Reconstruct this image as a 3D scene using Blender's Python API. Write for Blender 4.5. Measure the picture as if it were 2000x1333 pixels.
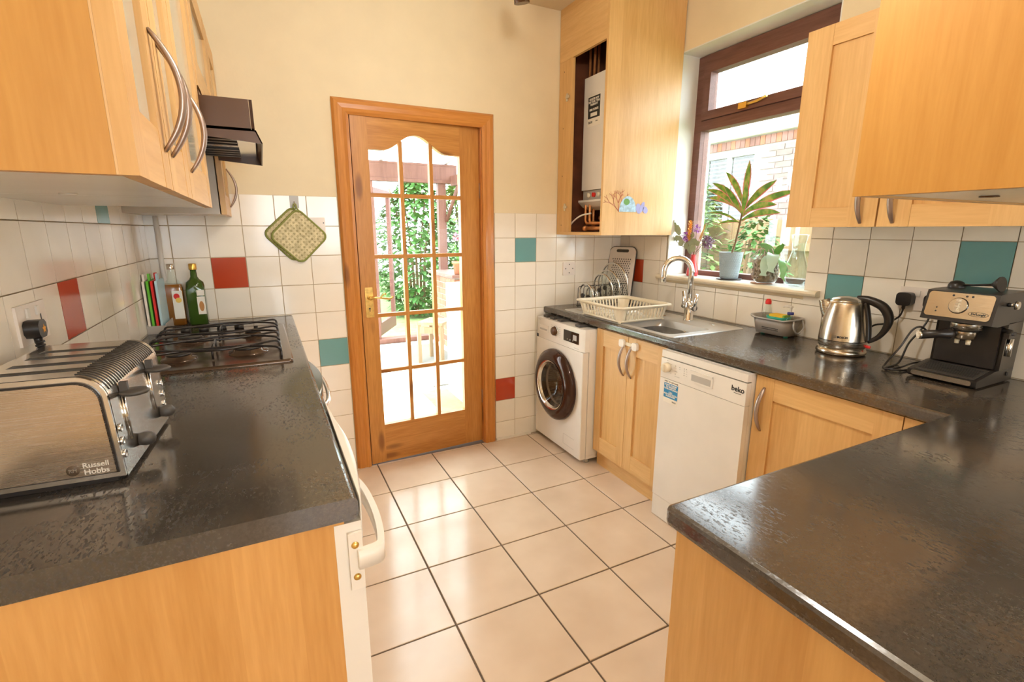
import bpy, bmesh, math, random
from math import sin, cos, pi, radians as R, sqrt
from mathutils import Vector, Matrix
random.seed(7)
SC = bpy.context.scene
C = SC.collection
for o in list(bpy.data.objects): bpy.data.objects.remove(o)

# ------------------------------------------------------------------ camera
CAM = Vector((0.48736, -2.82015, 1.38716)); YAW = 0.46117; PITCH = 0.22204; ROLL = 0.00036
fw = Vector((sin(YAW)*cos(PITCH), cos(YAW)*cos(PITCH), -sin(PITCH)))
rt = Vector((cos(YAW), -sin(YAW), 0)); up = rt.cross(fw)
r2 = cos(ROLL)*rt + sin(ROLL)*up; u2 = -sin(ROLL)*rt + cos(ROLL)*up
cd = bpy.data.cameras.new('camera'); cam = bpy.data.objects.new('camera', cd); C.objects.link(cam)
m = Matrix((( r2.x, u2.x, -fw.x, CAM.x), (r2.y, u2.y, -fw.y, CAM.y), (r2.z, u2.z, -fw.z, CAM.z), (0, 0, 0, 1)))
cam.matrix_world = m
cd.sensor_width = 36; cd.lens = 957.555/2000*36; cd.clip_start = 0.02; cd.clip_end = 200
SC.camera = cam
# ------------------------------------------------------------------ view, world, lights
vs = SC.view_settings
vs.view_transform = 'Standard'; vs.look = 'None'; vs.gamma = 1; vs.use_curve_mapping = False
vs.exposure = 0.33
W_ = bpy.data.worlds.new('sky'); SC.world = W_; W_.use_nodes = True
nt = W_.node_tree; bg = nt.nodes['Background']
bg.inputs[0].default_value = (0.86, 0.94, 1.0, 1); bg.inputs[1].default_value = 9.0
def lamp(name, kind, loc, power, col, size=0.1, sizey=None, aim=None, **kw):
    l = bpy.data.lights.new(name, kind); l.energy = power; l.color = col
    if kind == 'AREA':
        l.shape = 'RECTANGLE'; l.size = size; l.size_y = sizey or size
    elif kind != 'SUN': l.shadow_soft_size = size
    o = bpy.data.objects.new(name, l); C.objects.link(o); o.location = loc
    if aim: o.rotation_euler = (Vector(aim)-Vector(loc)).to_track_quat('-Z', 'Y').to_euler()
    return o
sun = lamp('sun', 'SUN', (0, 0, 8), 3.0, (1.0, 0.95, 0.86), aim=None)
sun.data.angle = R(3); sun.rotation_euler = (Vector((.36, .30, -1.0))).to_track_quat('-Z', 'Y').to_euler()
WARM = (1.0, 0.96, 0.90)
lamp('ceiling_and_fill_light', 'POINT', (1.15, -1.92, 2.24), 25, WARM, .07)
lamp('ceiling_and_fill_light', 'POINT', (1.30, -1.10, 2.42), 3, WARM, .07)
lamp('ceiling_and_fill_light', 'POINT', (1.0, -4.6, 2.35), 19, WARM, .12)  # unseen fill lamp added in the rear room to raise the ambient light
# area lamp added at the unseen rear window, acting as its daylight
lamp('daylight_rear_lamp', 'AREA', (1.3, -6.3, 1.5), 8, (.97, .98, 1.0), 1.8, 1.0, aim=(1.3, 0, 1.2))

# ------------------------------------------------------------------ materials
MATS = {}
def newmat(name):
    mt = bpy.data.materials.new(name); mt.use_nodes = True
    t = mt.node_tree; b = t.nodes['Principled BSDF']; MATS[name] = mt
    return mt, t, b
def N(t, kind, **kw):
    n = t.nodes.new(kind)
    for k, v in kw.items():
        if k.startswith('i_'):
            k = k[2:]; k = int(k) if k.isdigit() else k.replace('_', ' ')
            n.inputs[k].default_value = v
        else: setattr(n, k, v)
    return n
def L(t, a, b): t.links.new(a, b)
def ramp(t, fac, stops):
    r = N(t, 'ShaderNodeValToRGB'); e = r.color_ramp.elements
    while len(e) < len(stops): e.new(.5)
    for i, (p, c) in enumerate(stops):
        e[i].position = p; e[i].color = (*c, 1) if len(c) == 3 else c
    L(t, fac, r.inputs[0]); return r.outputs[0]
def plain(name, col, rough=.5, metal=0, bump=0, bscale=200, var=0.0, vscale=6, **kw):
    mt, t, b = newmat(name)
    b.inputs['Base Color'].default_value = (*col, 1); b.inputs['Roughness'].default_value = rough
    b.inputs['Metallic'].default_value = metal
    tc = N(t, 'ShaderNodeTexCoord')
    nz = N(t, 'ShaderNodeTexNoise', i_Scale=vscale, i_Detail=4.0); L(t, tc.outputs['Object'], nz.inputs['Vector'])
    v = var if var else .03
    c = ramp(t, nz.outputs['Fac'], [(.3, tuple(x*(1-v) for x in col)), (.7, tuple(min(1, x*(1+v)) for x in col))])
    L(t, c, b.inputs['Base Color'])
    if bump:
        n2 = N(t, 'ShaderNodeTexNoise', i_Scale=bscale, i_Detail=3.0); L(t, tc.outputs['Object'], n2.inputs['Vector'])
        bp = N(t, 'ShaderNodeBump', i_Strength=bump, i_Distance=.002); L(t, n2.outputs['Fac'], bp.inputs['Height'])
        L(t, bp.outputs['Normal'], b.inputs['Normal'])
    for k, v in kw.items():
        k = k.replace('_', ' ')
        b.inputs[k].default_value = v
    return mt
def wood(name, lo, hi, axis='z', rough=.38, strips=11.0, stripamt=.10, knots=False, sc=1.0, grain=.5):
    mt, t, b = newmat(name)
    tc = N(t, 'ShaderNodeTexCoord'); mp = N(t, 'ShaderNodeMapping')
    s = {'x': (1.2, 16, 16), 'y': (16, 1.2, 16), 'z': (16, 16, 1.2)}[axis]
    mp.inputs['Scale'].default_value = tuple(q*sc for q in s); L(t, tc.outputs['Object'], mp.inputs[0])
    n1 = N(t, 'ShaderNodeTexNoise', i_Scale=1.0, i_Detail=4.0, i_Distortion=.9); L(t, mp.outputs[0], n1.inputs['Vector'])
    m2 = N(t, 'ShaderNodeMapping'); m2.inputs['Scale'].default_value = tuple(q*5*sc for q in s); L(t, tc.outputs['Object'], m2.inputs[0])
    n2 = N(t, 'ShaderNodeTexNoise', i_Scale=1.6, i_Detail=3.0); L(t, m2.outputs[0], n2.inputs['Vector'])
    mx = N(t, 'ShaderNodeMix', data_type='FLOAT'); mx.inputs[0].default_value = grain
    L(t, n1.outputs['Fac'], mx.inputs[2]); L(t, n2.outputs['Fac'], mx.inputs[3])
    sep = N(t, 'ShaderNodeSeparateXYZ'); L(t, tc.outputs['Object'], sep.inputs[0])
    ad = N(t, 'ShaderNodeMath', operation='ADD')
    if axis == 'z': L(t, sep.outputs[0], ad.inputs[0]); L(t, sep.outputs[1], ad.inputs[1])
    else: L(t, sep.outputs[2], ad.inputs[0]); ad.inputs[1].default_value = .37
    mu = N(t, 'ShaderNodeMath', operation='MULTIPLY'); mu.inputs[1].default_value = strips; L(t, ad.outputs[0], mu.inputs[0])
    fl = N(t, 'ShaderNodeMath', operation='FLOOR'); L(t, mu.outputs[0], fl.inputs[0])
    wn = N(t, 'ShaderNodeTexWhiteNoise', noise_dimensions='1D'); L(t, fl.outputs[0], wn.inputs['W'])
    m3 = N(t, 'ShaderNodeMath', operation='MULTIPLY_ADD'); m3.inputs[1].default_value = stripamt*2; m3.inputs[2].default_value = -stripamt
    L(t, wn.outputs[0], m3.inputs[0])
    a2 = N(t, 'ShaderNodeMath', operation='ADD'); L(t, mx.outputs[0], a2.inputs[0]); L(t, m3.outputs[0], a2.inputs[1])
    col = ramp(t, a2.outputs[0], [(.28, lo), (.5, tuple((a+c)/2 for a, c in zip(lo, hi))), (.72, hi)])
    if knots:
        mk = N(t, 'ShaderNodeMapping'); mk.inputs['Scale'].default_value = {'z': (9, 9, 2.6), 'x': (2.6, 9, 9), 'y': (9, 2.6, 9)}[axis]
        L(t, tc.outputs['Object'], mk.inputs[0])
        vo = N(t, 'ShaderNodeTexVoronoi', i_Scale=1.0); L(t, mk.outputs[0], vo.inputs['Vector'])
        kf = ramp(t, vo.outputs['Distance'], [(.0, (1, 1, 1)), (.12, (.8, .8, .8)), (.22, (0, 0, 0))])
        mm = N(t, 'ShaderNodeMix', data_type='RGBA'); L(t, kf, mm.inputs[0]); L(t, col, mm.inputs[6])
        mm.inputs[7].default_value = (.24, .085, .02, 1); col = mm.outputs[2]
    L(t, col, b.inputs['Base Color'])
    b.inputs['Roughness'].default_value = rough
    bp = N(t, 'ShaderNodeBump', i_Strength=.08, i_Distance=.001); L(t, n2.outputs['Fac'], bp.inputs['Height']); L(t, bp.outputs[0], b.inputs['Normal'])
    return mt
M_LO, M_HI = (.64, .365, .13), (.80, .51, .215)
maple_z = wood('maple vertical', M_LO, M_HI, 'z')
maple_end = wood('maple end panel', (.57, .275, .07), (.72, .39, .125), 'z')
maple_y = wood('maple along y', M_LO, M_HI, 'y', strips=6)
maple_x = wood('maple along x', M_LO, M_HI, 'x', strips=6)
maple_panel = wood('maple panel', (.62, .345, .115), (.77, .48, .19), 'z')
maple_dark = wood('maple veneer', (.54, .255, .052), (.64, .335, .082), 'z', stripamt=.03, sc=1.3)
maple_edge = plain('maple edge band', (.72, .46, .22), .5)
pine_z = wood('pine vertical', (.42, .155, .028), (.66, .31, .075), 'z', knots=True, rough=.3, stripamt=.04)
pine_x = wood('pine across', (.42, .155, .028), (.66, .31, .075), 'x', knots=True, rough=.3, stripamt=.04)
pine_trim_z = wood('pine trim vertical', (.50, .17, .028), (.70, .30, .065), 'z', knots=True, rough=.3, stripamt=.02)
pine_trim_x = wood('pine trim across', (.50, .17, .028), (.70, .30, .065), 'x', knots=True, rough=.3, stripamt=.02)
darkwood = wood('brown framed wood', (.13, .05, .035), (.22, .10, .075), 'z', rough=.5)
darkwood_y = wood('brown framed wood along', (.13, .05, .035), (.22, .10, .075), 'y', rough=.5)
conservwood = wood('conservatory stained wood', (.10, .035, .025), (.18, .075, .055), 'z', rough=.6)
fencewood = wood('fence wood', (.20, .125, .065), (.34, .23, .135), 'z', rough=.8)
wall_paint = plain('cream wall paint', (.84, .71, .48), .7, bump=.25, bscale=60)
ceil_paint = plain('ceiling paint', (.72, .60, .42), .8)
reveal_paint = plain('white reveal paint', (.80, .80, .76), .6, bump=.2, bscale=40)
def tilemat(name, col, rough=.12, var=.04):
    mt, t, b = newmat(name)
    oi = N(t, 'ShaderNodeObjectInfo'); tc = N(t, 'ShaderNodeTexCoord')
    nz = N(t, 'ShaderNodeTexNoise', i_Scale=9.0, i_Detail=2.0); L(t, tc.outputs['Object'], nz.inputs['Vector'])
    ad = N(t, 'ShaderNodeMath', operation='MULTIPLY_ADD'); ad.inputs[1].default_value = .6; L(t, oi.outputs['Random'], ad.inputs[0]); L(t, nz.outputs['Fac'], ad.inputs[2])
    c = ramp(t, ad.outputs[0], [(.3, tuple(x*(1-var) for x in col)), (1.0, tuple(min(1, x*(1+var)) for x in col))])
    L(t, c, b.inputs['Base Color']); b.inputs['Roughness'].default_value = rough
    bp = N(t, 'ShaderNodeBump', i_Strength=.05, i_Distance=.003); L(t, nz.outputs['Fac'], bp.inputs['Height']); L(t, bp.outputs[0], b.inputs['Normal'])
    return mt
tile_white = tilemat('cream glazed tile', (.90, .83, .72))
tile_red = tilemat('red glazed tile', (.50, .055, .015))
tile_blue = tilemat('blue glazed tile', (.16, .36, .36))
grout = plain('wall grout', (.52, .40, .25), .9)
floor_grout = plain('floor grout', (.14, .10, .07), .9, bump=.4, bscale=120)
def floormat(name, lo, hi, rough):
    mt, t, b = newmat(name)
    oi = N(t, 'ShaderNodeObjectInfo'); tc = N(t, 'ShaderNodeTexCoord')
    va = N(t, 'ShaderNodeVectorMath', operation='ADD'); L(t, tc.outputs['Object'], va.inputs[0]); L(t, oi.outputs['Location'], va.inputs[1])
    nz = N(t, 'ShaderNodeTexNoise', i_Scale=4.0, i_Detail=3.0, i_Roughness=.5); L(t, va.outputs[0], nz.inputs['Vector'])
    c = ramp(t, nz.outputs['Fac'], [(.3, lo), (.7, hi)])
    L(t, c, b.inputs['Base Color'])
    n3 = N(t, 'ShaderNodeTexNoise', i_Scale=26.0, i_Detail=5.0); L(t, va.outputs[0], n3.inputs['Vector'])
    rr = ramp(t, n3.outputs['Fac'], [(.35, (rough-.02,)*3), (.7, (rough+.04,)*3)]); L(t, rr, b.inputs['Roughness'])
    bp = N(t, 'ShaderNodeBump', i_Strength=.06, i_Distance=.003); L(t, n3.outputs['Fac'], bp.inputs['Height']); L(t, bp.outputs[0], b.inputs['Normal'])
    return mt
floor_tile = floormat('terracotta cream floor tile', (.69, .535, .40), (.79, .64, .50), .16)
cons_tile = floormat('pale conservatory tile', (.66, .62, .56), (.78, .74, .68), .4)
def worktopmat():
    mt, t, b = newmat('mottled grey laminate')
    tc = N(t, 'ShaderNodeTexCoord')
    n1 = N(t, 'ShaderNodeTexNoise', i_Scale=2.2, i_Detail=9.0, i_Roughness=.6); L(t, tc.outputs['Object'], n1.inputs['Vector'])
    n2 = N(t, 'ShaderNodeTexNoise', i_Scale=160.0, i_Detail=5.0, i_Roughness=.7); L(t, tc.outputs['Object'], n2.inputs['Vector'])
    mp = N(t, 'ShaderNodeMapping'); mp.inputs['Scale'].default_value = (210, 85, 210); mp.inputs['Rotation'].default_value = (0, 0, .9); L(t, tc.outputs['Object'], mp.inputs[0])
    n3 = N(t, 'ShaderNodeTexNoise', i_Scale=1.0, i_Detail=4.0, i_Roughness=.6, i_Distortion=.6); L(t, mp.outputs[0], n3.inputs['Vector'])
    n4 = N(t, 'ShaderNodeTexNoise', i_Scale=3.4, i_Detail=5.0, i_Roughness=.7); L(t, tc.outputs['Object'], n4.inputs['Vector'])
    fl = ramp(t, n3.outputs['Fac'], [(.53, (0, 0, 0)), (.58, (1, 1, 1))]); pa = ramp(t, n4.outputs['Fac'], [(.44, (.15, .15, .15)), (.60, (1, 1, 1))])
    mm = N(t, 'ShaderNodeMath', operation='MULTIPLY'); L(t, fl, mm.inputs[0]); L(t, pa, mm.inputs[1]); fk = mm.outputs[0]
    c1 = ramp(t, n1.outputs['Fac'], [(.36, (.042, .037, .033)), (.52, (.064, .053, .043)), (.68, (.125, .080, .042))])
    c2 = ramp(t, n2.outputs['Fac'], [(.35, (.72, .72, .72)), (.65, (1.2, 1.2, 1.2))])
    mx = N(t, 'ShaderNodeMix', data_type='RGBA', blend_type='MULTIPLY'); mx.inputs[0].default_value = 1
    L(t, c1, mx.inputs[6]); L(t, c2, mx.inputs[7])
    md = N(t, 'ShaderNodeMix', data_type='RGBA'); L(t, fk, md.inputs[0]); L(t, mx.outputs[2], md.inputs[6]); md.inputs[7].default_value = (.032, .028, .026, 1)
    L(t, md.outputs[2], b.inputs['Base Color'])
    rr = ramp(t, fk, [(0, (.13,)*3), (1, (.46,)*3)]); L(t, rr, b.inputs['Roughness'])
    bp = N(t, 'ShaderNodeBump', i_Strength=.035, i_Distance=-.0004); L(t, fk, bp.inputs['Height']); L(t, bp.outputs[0], b.inputs['Normal'])
    b.inputs['Specular IOR Level'].default_value = 1.0
    return mt
worktop_m = worktopmat()
def brushed(name, col, rough, axis=(1, 1, 60), metal=1.0):
    mt, t, b = newmat(name)
    tc = N(t, 'ShaderNodeTexCoord'); mp = N(t, 'ShaderNodeMapping'); mp.inputs['Scale'].default_value = axis; L(t, tc.outputs['Object'], mp.inputs[0])
    n = N(t, 'ShaderNodeTexNoise', i_Scale=12.0, i_Detail=3.0); L(t, mp.outputs[0], n.inputs['Vector'])
    c = ramp(t, n.outputs['Fac'], [(.3, tuple(x*.9 for x in col)), (.7, col)]); L(t, c, b.inputs['Base Color'])
    b.inputs['Metallic'].default_value = metal
    rr = ramp(t, n.outputs['Fac'], [(.3, (rough*.8,)*3), (.7, (rough*1.2,)*3)]); L(t, rr, b.inputs['Roughness'])
    return mt
steel = brushed('brushed steel', (.62, .57, .50), .26)
steel_warm = brushed('warm brushed steel', (.66, .58, .47), .22)
sink_steel = plain('satin sink steel', (.66, .64, .61), .34, .6)
chrome = plain('chrome', (.82, .82, .82), .06, 1)
toast_m = plain('polished toaster steel', (.72, .68, .62), .20, 1)
chrome_dull = plain('polished steel', (.70, .69, .66), .16, 1)
satin = plain('satin handle metal', (.40, .32, .28), .35, .85)
brass = plain('brass', (.72, .50, .16), .3, 1, bump=.3, bscale=90, var=.2, vscale=50)
gold = plain('gold cap', (.80, .52, .12), .3, .9)
copper = plain('copper pipe', (.72, .32, .12), .38, .45, var=.35, vscale=20)
black_pl = plain('black plastic', (.022, .018, .016), .32)
black_gl = plain('black gloss', (.02, .016, .014), .08)
dark_rub = plain('dark grey plastic', (.06, .052, .045), .45)
brown_metal = plain('brown enamel', (.085, .032, .008), .25, .0)
hob_metal = plain('brown hob enamel', (.10, .062, .04), .16, .45)
iron = plain('black enamel wire', (.018, .014, .013), .28)
white_en = plain('white enamel', (.82, .78, .72), .25)
white_pl = plain('white plastic', (.82, .77, .70), .35)
cream_pl = plain('cream plastic', (.82, .72, .54), .35)
white_mel = plain('white melamine', (.74, .68, .58), .22)
grey_mel = plain('grey side panel', (.55, .50, .43), .4)
grey_pl = plain('grey plastic', (.34, .30, .26), .4)
grey_lt = plain('light grey plastic', (.45, .43, .40), .35)
darkbrown = plain('dark brown trim', (.045, .018, .012), .10, .3)
sticker_w = plain('white sticker', (.85, .80, .70), .5)
ink = plain('black print', (.02, .02, .02), .6)
blue_print = plain('blue print', (.02, .24, .50), .5)
red_pl = plain('red plastic', (.72, .02, .015), .35)
green_pl = plain('green plastic', (.13, .50, .03), .35)
teal_pl = plain('teal plastic', (.03, .42, .30), .35)
blue_pl = plain('pale blue plastic', (.42, .62, .70), .35)
pink_w = plain('white board plastic', (.85, .76, .68), .35)
sponge_m = plain('yellow sponge', (.95, .58, .05), .95, bump=.8, bscale=160)
sponge_g = plain('green scourer', (.25, .45, .05), .95, bump=.8, bscale=200)
olive = plain('olive binding cloth', (.27, .29, .08), .9)
terracotta = plain('terracotta', (.50, .20, .10), .8)
soil = plain('soil', (.10, .06, .04), .95, bump=1, bscale=60)
red_vase = plain('red glazed vase', (.62, .05, .05), .22)
pot_blue = plain('grey blue textured pot', (.36, .45, .50), .5)
leaf_g = plain('green leaf', (.14, .34, .06), .45, var=.25, vscale=14)
leaf_orch = plain('orchid leaf', (.22, .46, .18), .35, var=.12)
leaf_orch2 = plain('orchid leaf pale underside', (.42, .58, .45), .4)
euc = plain('dried eucalyptus leaf', (.34, .38, .24), .7, var=.15)
stem_m = plain('brown stem', (.20, .12, .06), .7)
root_m = plain('orchid root', (.45, .36, .30), .6, var=.3, vscale=60)
bark = plain('orchid bark', (.22, .15, .09), .9, var=.6, vscale=70, bump=1, bscale=60)
purple = plain('purple dried flower', (.50, .22, .62), .8, var=.25, vscale=60)
mauve = plain('mauve hydrangea petals', (.36, .24, .34), .8, var=.45, vscale=70)
orange_f = plain('orange dried flower', (.85, .38, .06), .7)
pink_f = plain('pink geranium', (.85, .25, .45), .7)
coral_m = plain('coral print', (.62, .25, .14), .6)
shell_m = plain('pale blue shell print', (.42, .60, .74), .6, var=.3, vscale=60)
violet_m = plain('violet shell print', (.38, .38, .70), .6)
mat_grey = plain('grey doormat', (.16, .15, .13), .95, bump=1, bscale=200)
hedge_m = plain('hedge leaf', (.07, .19, .045), .6, var=.4, vscale=3)
grass_m = plain('lawn', (.17, .26, .08), .9, var=.3, vscale=9)
brick_m = tilemat('red brick', (.30, .12, .07), .85, .3)
brick_dk = tilemat('dark brick', (.24, .12, .10), .85, .3)
brick_pale = tilemat('pale brick', (.26, .20, .18), .85, .25)
mortar = plain('mortar', (.30, .27, .24), .95)
upvc = plain('white upvc', (.85, .85, .84), .4)
blind_m = plain('blind slat', (.16, .22, .24), .5)
slab = plain('paving', (.62, .60, .55), .8)
amber = plain('amber oil', (.62, .22, .03), .08, Transmission_Weight=.55)
def glassmat(name, col=(1, 1, 1), rough=0.0, ior=1.45, thin=False):
    mt, t, b = newmat(name)
    if thin:
        t.nodes.remove(b); out = t.nodes['Material Output']
        tr = N(t, 'ShaderNodeBsdfTransparent'); tr.inputs[0].default_value = (*col, 1)
        gl = N(t, 'ShaderNodeBsdfGlossy'); gl.inputs['Roughness'].default_value = rough; gl.inputs[0].default_value = (1, 1, 1, 1)
        lw = N(t, 'ShaderNodeLayerWeight'); lw.inputs[0].default_value = .5
        pw = N(t, 'ShaderNodeMath', operation='POWER'); pw.inputs[1].default_value = 3.5; L(t, lw.outputs['Facing'], pw.inputs[0])
        ma = N(t, 'ShaderNodeMath', operation='MULTIPLY_ADD'); ma.inputs[1].default_value = .8; ma.inputs[2].default_value = .04; L(t, pw.outputs[0], ma.inputs[0])
        mx = N(t, 'ShaderNodeMixShader'); L(t, ma.outputs[0], mx.inputs[0]); L(t, tr.outputs[0], mx.inputs[1]); L(t, gl.outputs[0], mx.inputs[2])
        L(t, mx.outputs[0], out.inputs[0])
    else:
        b.inputs['Base Color'].default_value = (*col, 1); b.inputs['Roughness'].default_value = rough
        b.inputs['Transmission Weight'].default_value = 1; b.inputs['IOR'].default_value = ior
    return mt
pane_m = glassmat('window pane', (.97, .99, .98), .0, 1.45, True)
clear_m = glassmat('clear glass', (.93, .97, .96), .0, 1.3, True)
smoke_m = glassmat('smoked door glass', (.50, .42, .34), .0, 1.5, True)
green_gl = plain('green bottle glass', (.07, .14, .02), .05, Transmission_Weight=.35)
frost_m = plain('frosted cabinet glass', (.62, .60, .50), .12, Transmission_Weight=.2)

# ------------------------------------------------------------------ mesh helpers
WM = {}
def B(): return bmesh.new()
def box(bm, x0, y0, z0, x1, y1, z1, mi=0):
    x0, x1 = min(x0, x1), max(x0, x1); y0, y1 = min(y0, y1), max(y0, y1); z0, z1 = min(z0, z1), max(z0, z1)
    v = [bm.verts.new(p) for p in ((x0,y0,z0),(x1,y0,z0),(x1,y1,z0),(x0,y1,z0),(x0,y0,z1),(x1,y0,z1),(x1,y1,z1),(x0,y1,z1))]
    for f in ((0,3,2,1),(4,5,6,7),(0,1,5,4),(1,2,6,5),(2,3,7,6),(3,0,4,7)):
        bm.faces.new([v[i] for i in f]).material_index = mi
def frame_(t):
    t = Vector(t).normalized(); a = Vector((0, 0, 1)) if abs(t.z) < .9 else Vector((1, 0, 0))
    n = t.cross(a).normalized(); return n, t.cross(n).normalized()
def tube(bm, pts, r, n=8, closed=False, cap=True, mi=0, flat=1.0, nrm=None):
    pts = [Vector(p) for p in pts]; K = len(pts); rs = r if isinstance(r, (list, tuple)) else [r]*K
    rings = []; pn = None
    for i, p in enumerate(pts):
        if closed: t = pts[(i+1) % K]-pts[i-1]
        else: t = pts[min(i+1, K-1)]-pts[max(i-1, 0)]
        if t.length < 1e-9: t = Vector((0, 0, 1))
        t.normalize()
        if nrm is not None: a = Vector(nrm)-Vector(nrm).dot(t)*t
        elif pn is None: a = frame_(t)[0]
        else: a = pn-pn.dot(t)*t
        if a.length < 1e-6: a = frame_(t)[0]
        a.normalize(); b = t.cross(a); pn = a
        rings.append([bm.verts.new(p+rs[i]*(cos(2*pi*k/n)*a+flat*sin(2*pi*k/n)*b)) for k in range(n)])
    rng = range(K) if closed else range(K-1)
    for i in rng:
        A, D = rings[i], rings[(i+1) % K]
        for k in range(n):
            f = bm.faces.new((A[k], A[(k+1) % n], D[(k+1) % n], D[k])); f.smooth = True; f.material_index = mi
    if cap and not closed:
        for q, rr in ((rings[0], True), (rings[-1], False)):
            f = bm.faces.new(q[::-1] if rr else q); f.material_index = mi
def lathe(bm, prof, c=(0, 0, 0), n=24, ax='z', mi=0, sharp=False):
    c = Vector(c); rings = []
    for r, h in prof:
        if r < 1e-6: r = 1e-5
        ring = []
        for k in range(n):
            a, b = r*cos(2*pi*k/n), r*sin(2*pi*k/n)
            p = {'z': (a, b, h), 'x': (h, a, b), 'y': (b, h, a)}[ax]
            ring.append(bm.verts.new(c+Vector(p)))
        rings.append(ring)
    for i in range(len(rings)-1):
        for k in range(n):
            f = bm.faces.new((rings[i][k], rings[i][(k+1) % n], rings[i+1][(k+1) % n], rings[i+1][k])); f.smooth = not sharp; f.material_index = mi
def prism(bm, poly, h0, h1, ax='z', mi=0):
    def P(a, b, h): return {'z': (a, b, h), 'x': (h, a, b), 'y': (a, h, b)}[ax]
    A = [bm.verts.new(P(a, b, h0)) for a, b in poly]; D = [bm.verts.new(P(a, b, h1)) for a, b in poly]
    n = len(poly)
    bm.faces.new(A).material_index = mi; bm.faces.new(D[::-1]).material_index = mi
    for k in range(n):
        bm.faces.new((A[k], D[k], D[(k+1) % n], A[(k+1) % n])).material_index = mi
def ring(bm, loops):
    V = [[bm.verts.new(p) for p in l] for l in loops]
    for A, D in zip(V, V[1:]):
        n = len(A)
        for k in range(n): bm.faces.new((A[k], A[(k+1) % n], D[(k+1) % n], D[k])).smooth = True
    return V
def rrect(x0, y0, x1, y1, r, n=5):
    out = []
    for cx, cy, a in ((x1-r, y0+r, -90), (x1-r, y1-r, 0), (x0+r, y1-r, 90), (x0+r, y0+r, 180)):
        for k in range(n+1):
            t = R(a+90*k/n); out.append((cx+r*cos(t), cy+r*sin(t)))
    return out
def obj(name, bm, mat, parent=None, bevel=0, world=True, segs=2, smooth=False, xf=None, auto=False):
    if xf is not None: bmesh.ops.transform(bm, matrix=xf, verts=bm.verts)
    if bevel:
        es = [e for e in bm.edges if len(e.link_faces) == 2 and e.calc_face_angle(0) > R(40)]
        bmesh.ops.bevel(bm, geom=es, offset=bevel, segments=segs, affect='EDGES', clamp_overlap=True)
    bmesh.ops.recalc_face_normals(bm, faces=bm.faces)
    me = bpy.data.meshes.new(name); bm.to_mesh(me); bm.free()
    for q in (mat if isinstance(mat, (list, tuple)) else [mat]): me.materials.append(q)
    if smooth:
        for p in me.polygons: p.use_smooth = True
    if auto or bevel:
        me.set_sharp_from_angle(angle=R(50))
        if bevel:
            for p in me.polygons: p.use_smooth = True
    o = bpy.data.objects.new(name, me); C.objects.link(o)
    if parent:
        o.parent = parent
        if world: o.matrix_parent_inverse = WM.get(parent, Matrix.Identity(4)).inverted()
        WM[o] = Matrix.Identity(4) if world else WM.get(parent, Matrix.Identity(4)).copy()
    else: WM[o] = Matrix.Identity(4)
    return o
def thing(name, label, cat, loc=(0, 0, 0), rz=0, group=None):
    o = bpy.data.objects.new(name, None); C.objects.link(o); o.empty_display_size = .05
    o.location = loc; o.rotation_euler = (0, 0, rz); WM[o] = Matrix.Translation(loc) @ Matrix.Rotation(rz, 4, 'Z')
    o['label'] = label; o['category'] = cat
    if group: o['group'] = group
    return o
def tag(o, label, cat, group=None):
    o['label'] = label; o['category'] = cat
    if group: o['group'] = group
    return o
def struct(name, bm, mat, parent=None, **k):
    o = obj(name, bm, mat, parent, **k)
    if not parent: o['kind'] = 'structure'
    return o
def text(name, body, size, o, xd, yd, mat, parent, ext=.0004, align='CENTER', world=True, sx=1.0, bold=0):
    cu = bpy.data.curves.new(name, 'FONT'); cu.body = body; cu.size = size; cu.extrude = ext; cu.align_x = align; cu.align_y = 'CENTER'
    cu.space_line = .9; cu.offset = bold; cu.resolution_u = 3
    tmp = bpy.data.objects.new(name, cu); C.objects.link(tmp)
    dg = bpy.context.evaluated_depsgraph_get(); dg.update()
    me = bpy.data.meshes.new_from_object(tmp.evaluated_get(dg)); bpy.data.objects.remove(tmp)
    xd = Vector(xd).normalized(); yd = Vector(yd).normalized(); zd = xd.cross(yd).normalized()
    mt = Matrix(((xd.x*sx, yd.x, zd.x, o[0]), (xd.y*sx, yd.y, zd.y, o[1]), (xd.z*sx, yd.z, zd.z, o[2]), (0, 0, 0, 1)))
    me.transform(mt); me.materials.clear(); me.materials.append(mat)
    ob = bpy.data.objects.new(name, me); C.objects.link(ob); ob.parent = parent
    if world: ob.matrix_parent_inverse = WM.get(parent, Matrix.Identity(4)).inverted()
    return ob
def arcp(c, r, a0, a1, n, ux, uy):
    c, ux, uy = Vector(c), Vector(ux), Vector(uy)
    return [c+r*(cos(R(a0+(a1-a0)*k/n))*ux+sin(R(a0+(a1-a0)*k/n))*uy) for k in range(n+1)]
def smoothpath(pts, n=6):
    P = [Vector(p) for p in pts]; out = []
    for i in range(len(P)-1):
        p0, p1, p2, p3 = P[max(i-1, 0)], P[i], P[i+1], P[min(i+2, len(P)-1)]
        for k in range(n):
            t = k/n
            out.append(.5*((2*p1)+(-p0+p2)*t+(2*p0-5*p1+4*p2-p3)*t*t+(-p0+3*p1-3*p2+p3)*t**3))
    out.append(P[-1]); return out

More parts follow.
